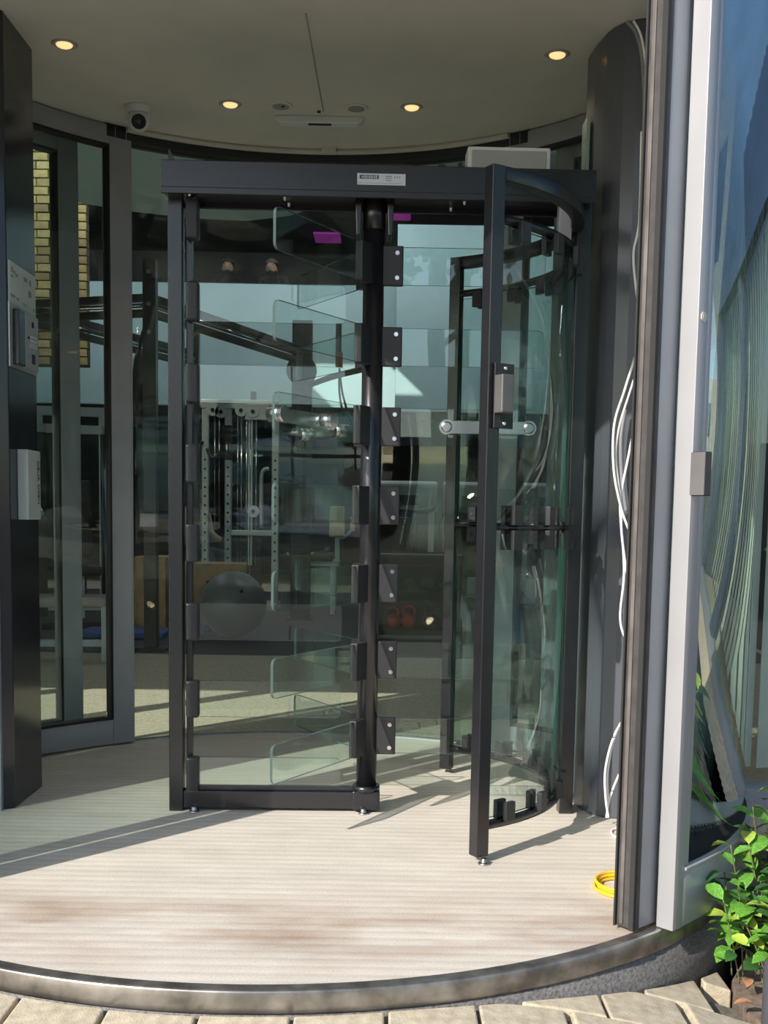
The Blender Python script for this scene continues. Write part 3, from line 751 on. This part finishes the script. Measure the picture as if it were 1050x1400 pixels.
for k in range(3500):
    p_ = Vector((random.uniform(-3.5, 3.5), random.uniform(-.4, .4), random.uniform(0, 1.0))); s = .07
    e1 = Vector((random.gauss(0, 1), random.gauss(0, 1), random.gauss(0, 1))).normalized(); e2 = e1.orthogonal().normalized()
    b.faces.new([b.verts.new(p_ + v) for v in (e1*s, e2*s*.6, -e1*s, -e2*s*.6)])
t = thing('hedge', 'clipped green hedge across the street', 'hedge', (2.5, -9, -.35))
o = obj('foliage', b, 'crown', t); o['kind'] = 'stuff'
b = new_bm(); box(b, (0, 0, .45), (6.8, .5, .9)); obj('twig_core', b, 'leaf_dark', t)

# ================================================================== GYM SHELL
M['gwall'] = mat('pale_gym_wall', (.38, .53, .545), .8, var=.03)
M['gdark'] = mat('dark_gym_wall', (.07, .075, .08), .8, var=.1)
M['gceil'] = mat('dark_gym_ceiling', (.10, .105, .11), .85, var=.1)
b = new_bm(); box(b, (-2.9, 12.2, -.08), (12.2, 15.9, .15))
struct(obj('floor', b, 'gymfloor'), 'speckled grey rubber floor of the gym', 'floor')
b = new_bm(); box(b, (-2.9, 12.2, -.004), (12.0, 7.0, .008))
struct(obj('floor', b, mat('black_rubber_tiles', (.045, .045, .048), .6, var=.3, scale=40)), 'black rubber training floor under the gym machines', 'floor')
for nm, c, s, m, lb in (('wall_left', (-9.05, 12.2, 2.8), (.1, 16, 5.7), 'gdark', 'dark side wall of the gym far left'), ('wall_right', (3.25, 12.2, 2.8), (.1, 16, 5.7), 'gdark', 'dark side wall of the gym far right'),
                    ('wall_back', (-2.9, 20.1, 2.8), (12.4, .1, 5.7), 'gdark', 'dark back wall of the gym')):
    b = new_bm(); box(b, (0, 0, 0), s); struct(obj(nm, b, m, None, c), lb, 'wall')
# roof with an added opening, placed to throw sun patches on the mezzanine wall
b = new_bm(); X0, X1, Y0, Y1 = -4.1, -2.55, 12.0, 13.1
for x0, x1, y0, y1 in ((-9.1, X0, 4.2, 20.2), (X1, 3.3, 4.2, 20.2), (X0, X1, 4.2, Y0), (X0, X1, Y1, 20.2)): box(b, ((x0+x1)/2, (y0+y1)/2, 5.6), (x1-x0, y1-y0, .15))
struct(obj('ceiling', b, 'gceil'), 'high dark gym ceiling with an added opening for sun patches', 'ceiling')
b = new_bm(); box(b, (-.33, 4.35, 4.3), (3.3, .2, 2.7)); struct(obj('wall_front', b, 'gdark'), 'dark upper wall over the round lobby', 'wall')
b = new_bm()
prism(b, [(-1.6, 4.45), (-1.97, 7.3), (-1.67, 7.5), (-1.3, 7.65), (-.95, 7.7), (-.65, 7.55), (-.4, 7.25), (-.2, 7.0), (.2, 6.55), (.8, 6.2), (1.6, 6.05), (3.18, 6.0), (3.18, 4.45)], 3.0, 3.22)
struct(obj('ceiling', b, 'gwall'), 'low pale gym ceiling with a curved edge', 'ceiling')
# mezzanine
zp = at(340, 389, 16).z; b = new_bm(); box(b, (-3.6, 16, (2.55+zp)/2), (7.4, .12, zp-2.55)); struct(obj('wall_back', b, 'gwall'), 'pale mezzanine parapet that two people stand behind', 'wall')
b = new_bm(); box(b, (1.65, 15.6, 3.7), (3.1, .12, 2.45)); struct(obj('wall_back', b, 'gwall'), 'pale upper wall right of the mezzanine', 'wall')
b = new_bm(); zsl = at(340, 353, 16.5).z - 1.71; box(b, (-2.9, 18.1, zsl-.1), (12.1, 4.0, .2)); struct(obj('floor', b, 'gdark'), 'mezzanine floor slab', 'floor')
M['pink'] = mat('pink_light_panel', (.7, .1, .6), .5, emit=((.62, .06, .55), .16))
for (px, py), s, lb in (((448, 325), (.42, 1.0), 'pink lit ceiling panel left of the turnstile column'), ((545, 292), (.36, 1.1), 'pink lit ceiling panel right of the turnstile column')):
    q = gr(px, py, 5.5); o = bx('light_panel', (q.x, q.y, 5.5), (s[0], s[1]*.6, .03), 'pink'); tag(o, lb, 'light panel', 'pink ceiling panels')
M['fill_panel'] = mat('fill_lamp_glow', (1, 1, 1), .5, emit=((.92, .97, 1), 5.0))  # unseen fill lamps, added to brighten the gym and its mezzanine wall
for k, (x, y, z) in enumerate(((-4.5, 10.0, 5.45), (0.4, 10.0, 5.45), (2.2, 10.0, 5.45), (-4.5, 14.2, 5.45), (-.6, 14.2, 5.45), (2.2, 13.7, 5.45))):
    t = thing('added_fill_lamp', 'added unseen fill lamp under the high gym ceiling ' + ('aimed at the mezzanine wall' if y > 12 else 'over the exercise floor'), 'lamp', (x, y, z), group='added fill lamps under the gym ceiling')
    bx('housing', (0, 0, .03), (1.9, .3, .06), 'alu', t); bx('diffuser', (0, 0, -.01), (1.8, .24, .02), 'fill_panel', t)
    ad = bpy.data.lights.new('gym_fill_light', 'AREA'); ad.shape = 'RECTANGLE'; ad.size = 1.8; ad.size_y = .24; ad.energy = 3 if y < 12 else 27; ad.color = (.93, .97, 1)
    ao = bpy.data.objects.new('gym_fill_light', ad); COL.objects.link(ao); ao.parent = t; ao.location = (0, 0, -.04); ao.rotation_euler = (.75 if y > 12 else 0, 0, 0)
# brick pier high on the left
M['mortar'] = mat('mortar', (.16, .15, .10), .9)
bricks = [mat('yellow_brick_%s' % k, c, .85, var=.2, scale=20, bump=.3) for k, c in (('pale', (.50, .46, .27)), ('mid', (.42, .38, .22)), ('brown', (.31, .27, .17)))]
pier = bpy.data.objects.new('wall_left', None); COL.objects.link(pier); struct(pier, 'yellow brick pier high up beyond the left door leaf', 'wall')
pier.location = (-3.25, 10.6, 2.4)
b = new_bm(); box(b, (0, .06, 1.2), (.98, .10, 2.4)); obj('mortar_core', b, 'mortar', pier)
bs = []
for m in bricks:
    b = new_bm(); box(b, (0, 0, 0), (.212, .10, .062)); bs.append(obj('brick', b, m, pier))
bu = set()
for j in range(32):
    for i in range(5):
        x = -.5 + .11 + .224*i - (.11 if j % 2 else 0)
        if x < -.5: continue
        w = 1.0
        k = random.randrange(3)
        if k not in bu: bu.add(k); o = bs[k]
        else: o = inst(bs[k], pier)
        o.location = (min(x, .40), random.uniform(-.006, .006), .04 + .075*j)
t = thing('added_brick_spot', 'added unseen spotlight aimed at the yellow bricks', 'spotlight', (-2.9, 9.3, 5.4))  # invented fixture out of view, added to give the bricks warm brightness
b = new_bm(); cyl(b, (0, 0, 0), (0, .05, -.14), .04, .05, 16); obj('lamp_body', b, 'black_soft', t)
sd_ = bpy.data.lights.new('brick_fill_light', 'SPOT'); sd_.energy = 115; sd_.color = (1, .88, .64); sd_.spot_size = 1.2; sd_.spot_blend = .5
so = bpy.data.objects.new('brick_fill_light', sd_); COL.objects.link(so); so.parent = t; so.location = (0, .1, -.2)
so.rotation_euler = Vector((0, 1.3, -1.5)).to_track_quat('-Z', 'Y').to_euler()

# ================================================================== GYM EQUIPMENT
M['rack'] = mat('black_rack_steel', (.012, .012, .014), .4)
M['mach'] = mat('silver_machine_frame', (.58, .66, .68), .35, .3, var=.06)
M['pad'] = mat('black_vinyl', (.02, .02, .022), .45)
M['cream'] = mat('cream_pad', (.55, .48, .28), .6)
M['wood'] = mat('plywood', (.30, .205, .11), .6, var=.25, scale=9)
M['bluemat'] = mat('blue_mat', (.03, .09, .27), .7)
M['ball'] = mat('grey_ball_rubber', (.13, .16, .17), .35, var=.06)
M['chrome'] = mat('chrome', (.7, .72, .72), .12, 1.)
M['red'] = mat('red_rubber', (.35, .03, .02), .5)
M['weight'] = mat('dark_iron', (.03, .03, .033), .5)

# exercise ball
t = thing('exercise_ball', 'grey exercise ball on the gym floor before the plywood box', 'ball', (-1.318, 9.9, 0))
b = new_bm(); sph(b, (0, 0, .29), .29, 40); bl = obj('ball', b, 'ball', t)
b = new_bm(); cyl(b, (.1, -.25, .42), (.105, -.262, .428), .014, seg=12); obj('valve_plug', b, 'rubber', bl)
# plyo boxes (panels with hand holes)
def plyo(x, y, w, d, h, rz, label):
    t = thing('plyo_box', label, 'box', (x, y, 0), rz, 'plywood jump boxes')
    bx('top_panel', (0, 0, h-.009), (w, d, .018), 'wood', t); bx('bottom_panel', (0, 0, .009), (w, d, .018), 'wood', t)
    for s in (-1, 1):
        bx('side_panel', (s*(w/2-.009), 0, h/2), (.018, d, h-.036), 'wood', t)
    bx('back_panel', (0, d/2-.009, h/2), (w-.036, .018, h-.036), 'wood', t)
    bx('front_panel', (0, -d/2+.009, h/2), (w-.036, .018, h-.036), 'wood', t)
    bx('hand_slot', (0, -d/2-.001, h*.72), (.12, .003, .035), 'rubber', t)
plyo(-1.62, 10.75, .62, .5, .61, .12, 'plywood jump box right behind the grey ball')
plyo(-2.18, 10.9, .30, .5, .66, -.1, 'tall narrow plywood box behind the black rack upright')
for x, y, w, lb in ((-2.25, 9.85, .75, 'blue exercise mat lying under the black rack'), (-1.72, 10.2, .3, 'blue exercise mat lying beside the grey ball')):
    o = bx('exercise_mat', (x, y, .03), (w, .5, .05), 'bluemat', bevel=.01); tag(o, lb, 'mat', 'blue exercise mats')
# power rack
U = [(-1.83, 8.9), (-.86, 11.6), (-2.98, 9.3), (-2.01, 12.0)]
t = thing('power_rack', 'tall black power rack with double top beams', 'rack', (-2.0, 10.5, 0))
def rel(x, y, z): return (x+2.0, y-10.5, z)
ups = []
for k, (x, y) in enumerate(U):
    o = bx('upright', rel(x, y, 1.5), ((.10, .10, 3.0) if k != 1 else (.20, .12, 3.0)), 'rack', t, bevel=.004); ups.append(o)
    bx('foot_plate', rel(x, y, .012), (.26, .2, .024), 'rack', t)
    for z in (2.9, 2.66, 2.45):
        b = new_bm(); cyl(b, (0, -.05, z-1.5), (0, -.062, z-1.5), .018, seg=10); obj('bolt', b, 'steel', o)
for a_, c_ in ((0, 1), (0, 2), (2, 3)):
    for z, m in ((2.715, 'rack'), (2.60, 'rack'), (2.66, 'chrome')):
        b = new_bm(); p0 = Vector(rel(*U[a_], z)); p1 = Vector(rel(*U[c_], z)); d_ = (p1-p0)
        if m == 'rack': 
            v = box(b, (0, 0, 0), (d_.length, .06, .055)); o = obj('crossbeam', b, m, t, (p0+p1)/2, (0, 0, math.atan2(d_.y, d_.x)), bevel=.003)
        else:
            cyl(b, p0, p1, .018, seg=10); obj('pull_up_bar', b, m, t)
b = new_bm(); cyl(b, rel(-.86, 11.53, 2.50), rel(-.86, 11.45, 2.50), .15, seg=28); obj('weight_disc', b, 'pad', t)
bx('j_hook', rel(-1.83, 8.82, 1.02), (.12, .10, .10), 'alu_dark', t)
b = new_bm(); tube(b, spline([rel(-.80, 11.55, 2.36), rel(-.55, 11.3, 2.42), rel(-.25, 11.0, 2.46)]), .03, 8); obj('brace_arm', b, 'rack', t)
# punching bag hanging at left of the rack
t = thing('punching_bag', 'black punching bag hanging beside the rack upright', 'punching bag', (-2.0, 9.3, 0))
b = new_bm(); prof = [(.02, 2.38), (.045, 2.30), (.07, 2.1), (.12, 1.85), (.115, 1.78), (.02, 1.77)]
n = 20; rows = [[b.verts.new((r*math.cos(2*PI*k/n), r*math.sin(2*PI*k/n), z)) for r, z in prof] for k in range(n)]
for k in range(n):
    for j in range(len(prof)-1):
        f = b.faces.new((rows[k][j], rows[(k+1) % n][j], rows[(k+1) % n][j+1], rows[k][j+1])); f.smooth = True
b.faces.new([r[0] for r in rows]); b.faces.new([r[-1] for r in rows][::-1])
obj('bag', b, 'pad', t)
tb('hanging_strap', [(0, 0, 2.37), (.02, 0, 2.5), (.1, -.1, 2.62)], .012, 'rack', t)
# suspension strap
p = at(463, 470, 10.8)
t = thing('suspension_strap', 'dark strap with orange buckle hanging near the turnstile column', 'strap', (p.x, p.y, 0))
z0 = at(460, 445, 10.8).z
bx('webbing', (0, 0, z0-.18), (.055, .012, .40), 'rack', t); bx('buckle', (.01, -.01, at(463, 492, 10.8).z), (.06, .03, .14), mat('orange_leather', (.35, .13, .05), .5), t)
for s in (-1, 1): tb('cord', [(.01, 0, at(463, 503, 10.8).z), (.03+s*.015, 0, at(466, 540, 10.8).z), (.10+s*.03, 0, at(474, 580, 10.8).z)], .01, 'rack', t)
# cable machine
D = 12.7
t = thing('cable_machine', 'silver cable machine with twin columns and pulleys', 'gym machine', (-1.52, D, 0))
def mx(px): return (px-525)/F_PX*D + 1.52 - .012
ztop = 2.3
for px, zb, zt in ((281, 0, 2.22), (312, 0, 2.26), (376, 0, 2.22)):
    o = bx('column', (mx(px), 0, (zb+zt)/2), (.075, .07, zt-zb), 'mach', t, bevel=.008)
    for k in range(12):
        b = new_bm(); cyl(b, (0, -.034, -.55+.10*k), (0, -.0365, -.55+.10*k), .013, seg=8); obj('adjustment_hole', b, 'rubber', o)
bx('grip_sleeve', (mx(312), 0, 1.85), (.082, .08, .38), 'pad', t)
bx('top_beam', ((mx(275)+mx(380))/2, 0, 2.27), (mx(380)-mx(275), .09, .10), 'mach', t, bevel=.01)
bx('top_plate', ((mx(335)+mx(378))/2, -.05, 2.19), (mx(378)-mx(335), .02, .18), 'mach', t, bevel=.02)
bx('top_post', (mx(346), 0, 2.36), (.06, .06, .1), 'rack', t)
for px, z in ((292, 2.2), (303, 2.18), (330, 2.2), (346, 2.19), (347, 1.1)):
    b = new_bm(); cyl(b, (0, -.04, 0), (0, -.075, 0), .065, seg=22); o = obj('pulley', b, 'mach', t, (mx(px), 0, z))
    b = new_bm(); cyl(b, (0, -.076, 0), (0, -.085, 0), .022, seg=12); obj('axle', b, 'rubber', o)
for px, z0, z1 in ((325, .4, 2.2), (330, .4, 2.2), (337, .3, 2.2), (342, .3, 2.2), (350, .5, 2.1), (300, .9, 2.15), (294, .9, 2.15)):
    b = new_bm(); cyl(b, (mx(px), -.02, z0), (mx(px), -.02, z1), .007, seg=6); obj('cable', b, 'chrome', t)
bx('guide_rod', (mx(342), .0, 1.3), (.045, .04, 1.6), 'mach', t)
bx('lower_beam', ((mx(312)+mx(372))/2, 0, .86), (mx(372)-mx(312), .06, .06), 'mach', t, bevel=.006)
b = new_bm()
for k in range(16): box(b, (mx(342), .06, .10+.045*k), (.24, .12, .040))
obj('weight_stack', b, 'weight', t)
tb('u_handle', [(mx(358), -.05, .92), (mx(358), -.08, 1.45), (mx(361), -.09, 1.55), (mx(368), -.09, 1.57)], .022, 'mach', t)
tb('hanging_grip', [(mx(262), -.05, 1.75), (mx(270), -.06, 1.77), (mx(278), -.05, 1.86)], .02, 'pad', t)
tb('hanging_grip', [(mx(284), -.05, 1.78), (mx(292), -.07, 1.68), (mx(303), -.05, 1.75)], .02, 'pad', t)
bx('base', ((mx(275)+mx(380))/2, .1, .04), (mx(380)-mx(275), .5, .08), 'mach', t, bevel=.01)
# bench press machine with cream pad
D2 = 12.5
def X2(px): return (px-525)/F_PX*D2
t = thing('weight_bench', 'adjustable bench with upright cream back pad', 'bench', (X2(440), D2, 0))
bx('back_pad', (X2(459)-X2(440), 0, 1.0), (.17, .08, .34), 'cream', t, rot=(-.1, 0, 0), bevel=.02)
bx('seat_pad', (X2(430)-X2(440), -.1, .62), (.40, .35, .09), 'pad', t, bevel=.02)
for px, y in ((415, -.2), (455, -.2), (415, .25), (455, .25)): bx('leg', (X2(px)-X2(440), y, .29), (.05, .05, .58), 'mach', t)
bx('frame_rail', (0, 0, .55), (.36, .5, .05), 'mach', t)
bx('back_support', (X2(459)-X2(440), .08, .78), (.05, .05, .45), 'mach', t)
bx('grip_block', (X2(480)-X2(440), 0, .98), (.05, .06, .16), mat('yellow_grip', (.6, .45, .06), .5), t)
tb('grip_arm', [(X2(459)-X2(440), .1, .82), (X2(470)-X2(440), .05, .84), (X2(480)-X2(440), 0, .92)], .018, 'mach', t)

# dumbbell shelf with red kettlebells, right of the column
def kettle(x, y, z, s, m, label):
    t = thing('kettlebell', label, 'kettlebell', (x, y, z), group='kettlebells on the low rack')
    b = new_bm(); sph(b, (0, 0, .10*s), .10*s, 20, sc3=(1, 1, .95)); obj('bell', b, m, t)
    tb('handle', [(-.06*s, 0, .17*s), (-.065*s, 0, .24*s), (0, 0, .275*s), (.065*s, 0, .24*s), (.06*s, 0, .17*s)], .016*s, m, t)
D3 = 9.6
def X3(px): return (px-525)/F_PX*D3
t = thing('storage_rack', 'low black storage rack right of the turnstile column', 'rack', (X3(575), D3, 0))
w = X3(640)-X3(515)
for z in (.10, .45, .74): bx('shelf', (0, .2, z), (w, .42, .03), 'rack', t)
for s in (-1, 1):
    for y in (0.01, .40): bx('post', (s*(w/2-.02), y, .39), (.04, .04, .76), 'rack', t)
bx('back_panel', (0, .42, .40), (w, .015, .74), 'rack', t)
kettle(X3(538), D3+.12, .115, .68, 'red', 'red kettlebell on the bottom shelf nearer the turnstile column')
kettle(X3(560), D3+.14, .115, .72, 'red', 'red kettlebell on the bottom shelf further from the turnstile column')
kettle(X3(590), D3+.14, .115, .75, 'weight', 'black kettlebell on the bottom shelf')
for k in range(4):
    t = thing('dumbbell', 'black hexagonal dumbbell on the middle shelf of the storage rack', 'dumbbell', (X3(535)+.15*k, D3+.2, .465), group='dumbbells on the storage rack')
    b = new_bm(); cyl(b, (0, -.12, .05), (0, .12, .05), .014, seg=10); obj('grip', b, 'chrome', t)
    for s in (-1, 1):
        b = new_bm(); cyl(b, (0, s*.08, .05), (0, s*.15, .05), .05, seg=6); obj('head', b, 'weight', t)
# treadmills / cardio on the right
def treadmill(px, D, rz, label, m='mach'):
    t = thing('treadmill', label, 'treadmill', ((px-525)/F_PX*D, D, 0), rz, 'cardio machines under the mezzanine')
    bx('deck', (0, .5, .14), (.75, 1.8, .16), 'pad', t, bevel=.02); bx('belt', (0, .5, .225), (.5, 1.7, .012), 'rubber', t)
    for s in (-1, 1):
        bx('upright', (s*.36, -.25, .72), (.07, .09, 1.1), m, t, rot=(.12, 0, 0), bevel=.01)
        tb('handrail', [(s*.36, -.2, 1.10), (s*.36, .2, 1.08), (s*.36, .5, 1.0)], .025, 'pad', t)
    c_ = bx('console', (0, -.33, 1.30), (.84, .12, .36), 'whitemach', t, rot=(.35, 0, 0), bevel=.03)
    bx('screen', (0, .064, .02), (.42, .01, .22), 'win_dark', c_); bx('console_back', (0, -.064, -.02), (.4, .008, .12), 'pad', c_)
    bx('base_frame', (0, .5, .03), (.6, 1.6, .06), 'rack', t)
    bx('motor_hood', (0, -.32, .26), (.72, .35, .22), 'whitemach', t, bevel=.04)
M['whitemach'] = mat('pale_machine_shell', (.34, .38, .38), .4)
treadmill(545, 13.6, .0, 'treadmill with pale console right of the turnstile column')
treadmill(648, 13.6, .0, 'treadmill with pale console behind the rear cage post')
treadmill(752, 13.6, 0, 'treadmill with pale console beyond the curved cage glass')
t = thing('indoor_bike', 'black spinning bike with big flywheel before the treadmills', 'exercise bike', ((555-525)/F_PX*12.4, 12.4, 0), 1.3)
b = new_bm(); cyl(b, (.45, -.03, .35), (.45, .03, .35), .25, seg=28); obj('flywheel', b, 'weight', t)
tb('frame', [(.45, 0, .35), (.1, 0, .45), (-.35, 0, .75)], .035, 'rack', t, smooth=False)
tb('fork', [(.45, 0, .35), (.32, 0, .8), (.28, 0, 1.12)], .035, 'rack', t, smooth=False)
tb('handlebar', [(.42, -.2, 1.2), (.28, -.18, 1.14), (.28, .18, 1.14), (.42, .2, 1.2)], .022, 'rack', t)
tb('seat_post', [(-.1, 0, .5), (-.25, 0, 1.0)], .03, 'rack', t, smooth=False); bx('saddle', (-.26, 0, 1.03), (.26, .17, .07), 'pad', t, bevel=.03)
for x in (-.4, .55): bx('foot', (x, 0, .04), (.08, .5, .06), 'rack', t)
bx('stay', (0.08, 0, .10), (.95, .06, .06), 'rack', t)
# machine and bench seen through the left door
t = thing('chest_press', 'dark chest press machine seen through the left door leaf', 'gym machine', (-2.95, 10.9, 0), .4)
for x in (-.3, .3): bx('column', (x, .2, .95), (.08, .08, 1.9), 'rack', t)
bx('crossbar', (0, .2, 1.86), (.68, .08, .08), 'mach', t); bx('back_pad', (0, .05, 1.0), (.28, .09, .75), 'pad', t, rot=(-.15, 0, 0), bevel=.03)
bx('seat', (0, -.2, .52), (.36, .4, .09), 'pad', t, bevel=.03); bx('seat_post', (0, -.1, .24), (.09, .09, .48), 'mach', t)
for x in (-1, 1): tb('press_arm', [(x*.36, .2, 1.5), (x*.4, -.15, 1.2), (x*.38, -.45, 1.05)], .03, 'mach', t)
bx('base', (0, .0, .03), (.8, 1.1, .06), 'rack', t)
t = thing('flat_bench', 'flat bench with pale steel legs beyond the left door leaf', 'bench', (-2.45, 8.25, 0), .12)
bx('pad', (0, 0, .43), (1.15, .30, .08), mat('grey_vinyl', (.26, .24, .22), .5), t, bevel=.02)
for x in (-.42, .42):
    for y in (-.12, .12): bx('leg', (x, y, .2), (.05, .05, .4), 'whitemach', t)
bx('stretcher', (0, 0, .12), (.84, .05, .05), 'whitemach', t)
t = thing('lat_machine', 'tall dark lat pulldown machine behind the left door leaves', 'gym machine', (-3.55, 12.9, 0), .2)
for x in (-.35, .35): bx('column', (x, 0, 1.1), (.09, .09, 2.2), 'mach', t)
bx('top_beam', (0, 0, 2.18), (.8, .1, .1), 'mach', t)
b = new_bm()
for k in range(15): box(b, (0, .05, .15+.05*k), (.3, .14, .044))
obj('weight_stack', b, 'weight', t)
bx('seat', (0, -.5, .5), (.4, .35, .08), 'pad', t, bevel=.02); bx('seat_post', (0, -.45, .23), (.08, .08, .46), 'mach', t); bx('base', (0, -.2, .03), (.8, .9, .06), 'mach', t)
tb('pull_bar', [(-.5, -.4, 1.85), (-.35, -.4, 1.95), (.35, -.4, 1.95), (.5, -.4, 1.85)], .018, 'chrome', t)

# ================================================================== PEOPLE
def person(label, loc, rz, J, Rd, E_, cloth, hair, group=None, split=None, scale=1.):
    """one continuous skinned body; J joints, Rd radii, E_ edges (pelvis first)"""
    me = bpy.data.meshes.new('person'); me.from_pydata([Vector(j)*scale for j in J], E_, []); me.update()
    o = bpy.data.objects.new('person', me); COL.objects.link(o)
    m = o.modifiers.new('skin', 'SKIN'); m.use_smooth_shade = True
    for i, v in enumerate(me.skin_vertices[0].data):
        r = Rd[i]; v.radius = (r*scale, r*scale) if not isinstance(r, tuple) else (r[0]*scale, r[1]*scale); v.use_root = (i == 0)
    s = o.modifiers.new('sub', 'SUBSURF'); s.levels = 2; s.render_levels = 2
    bpy.context.view_layer.update()
    em = bpy.data.meshes.new_from_object(o.evaluated_get(bpy.context.evaluated_depsgraph_get())); bpy.data.objects.remove(o)
    for m_ in ('skin_tone', cloth[0], cloth[1]): em.materials.append(M[m_])
    for f in em.polygons: f.material_index = split(f.center/scale); f.use_smooth = True
    o = bpy.data.objects.new('person', em); COL.objects.link(o); o.location = loc; o.rotation_euler = (0, 0, rz)
    tag(o, label, 'person', group)
    b = new_bm(); hd = Vector(J[hair[1]])*scale; sph(b, hd + Vector((0, .018, .03))*scale, .108*scale, 18, sc3=(.88, 1, .9))
    bmesh.ops.delete(b, geom=[v for v in b.verts if v.co.z < hd.z + .02*scale and v.co.y < hd.y + .05*scale], context='VERTS')
    obj('hair', b, hair[0], o)
    for s in (-1, 1):
        b = new_bm(); sph(b, hd + Vector((s*.035, -.092, .012))*scale, .011*scale, 8); obj('eye', b, 'print_dark', o)
    return o
M['skin_tone'] = mat('skin', (.42, .27, .20), .6); M['cloth_dark'] = mat('dark_cloth', (.015, .016, .02), .9); M['cloth_sage'] = mat('sage_shirt', (.30, .32, .25), .9, var=.3, scale=30)
M['cloth_navy'] = mat('navy_trousers', (.03, .04, .07), .9); M['hair_dark'] = mat('dark_hair', (.03, .025, .02), .7); M['hair_grey'] = mat('cropped_hair', (.12, .09, .07), .7)
E_ = [(0, 1), (1, 2), (2, 3), (3, 4), (4, 5), (4, 6), (2, 7), (7, 8), (8, 9), (9, 10), (2, 11), (11, 12), (12, 13), (13, 14), (0, 15), (15, 16), (16, 17), (17, 18), (0, 19), (19, 20), (20, 21), (21, 22)]
Rd = [(.15, .11), (.15, .105), (.14, .10), .062, (.108, .118), .085, .03, .062, .046, .036, .034, .062, .046, .036, .034, .085, .06, .045, .04, .085, .06, .045, .04]
def stand(arm):   # leaning forward on the parapet
    return [(0, .05, .92), (0, -.02, 1.14), (0, -.15, 1.37), (0, -.21, 1.45), (0, -.25, 1.54), (0, -.245, 1.61), (0, -.37, 1.52),
            (-.20, -.16, 1.37), (-.24-arm, -.30, 1.17), (-.17, -.38, 1.13), (-.11, -.40, 1.13), (.20, -.16, 1.37), (.24+arm, -.30, 1.17), (.17, -.38, 1.13), (.11, -.40, 1.13),
            (-.10, .04, .85), (-.10, .03, .48), (-.10, .04, .09), (-.10, -.11, .04), (.10, .04, .85), (.10, .03, .48), (.10, .04, .09), (.10, -.11, .04)]
def split_stand(c):
    if c.z > 1.475 or (c.y < -.36 and 1.0 < c.z < 1.2): return 0
    return 1 if c.z > .9 else 2
zpb = at(340, 353, 16.5).z - 1.71
for px, arm, lb, hr in ((312, .02, 'person in a dark top leaning on the mezzanine parapet, broader one', 'hair_dark'), (377, .0, 'person with cropped hair standing behind the mezzanine parapet', 'hair_grey')):
    q = at(px, 388, 16.5); person(lb, (q.x, 16.5, zpb), .1 if px < 350 else -.15, stand(arm), Rd, E_, ('cloth_dark', 'cloth_dark'), (hr, 4), 'people on the mezzanine', split_stand)
seat_J = [(0, 0, .55), (0, -.01, .75), (0, -.03, 1.02), (0, -.05, 1.14), (0, -.07, 1.25), (0, -.065, 1.33), (0, -.17, 1.235),
          (-.19, -.03, 1.0), (-.24, -.06, .76), (-.17, -.26, .70), (-.14, -.33, .70), (.19, -.03, 1.0), (.24, -.06, .76), (.17, -.26, .70), (.14, -.33, .70),
          (-.10, -.06, .53), (-.12, -.45, .52), (-.12, -.46, .09), (-.12, -.6, .04), (.10, -.06, .53), (.12, -.45, .52), (.12, -.46, .09), (.12, -.6, .04)]
def split_seat(c):
    if c.z > 1.10 or (c.y < -.22 and .62 < c.z < .85): return 0
    return 1 if c.z > .62 else 2
q = at(264, 700, 14.0)
person('person in a sage green shirt sitting on a stool behind the cable machine', (q.x, 14.0, .06), .9, seat_J, Rd, E_, ('cloth_sage', 'cloth_navy'), ('hair_dark', 4), None, split_seat)
t = thing('gym_stool', 'black padded stool under the seated person', 'stool', (q.x, 14.0, 0))
b = new_bm(); cyl(b, (0, 0, .44), (0, 0, .50), .17, seg=24); obj('seat', b, 'pad', t, bevel=.01)
b = new_bm(); cyl(b, (0, 0, .02), (0, 0, .44), .03, seg=12); obj('column', b, 'chrome', t)
b = new_bm(); cyl(b, (0, 0, 0), (0, 0, .025), .19, seg=24); obj('base', b, 'rack', t)
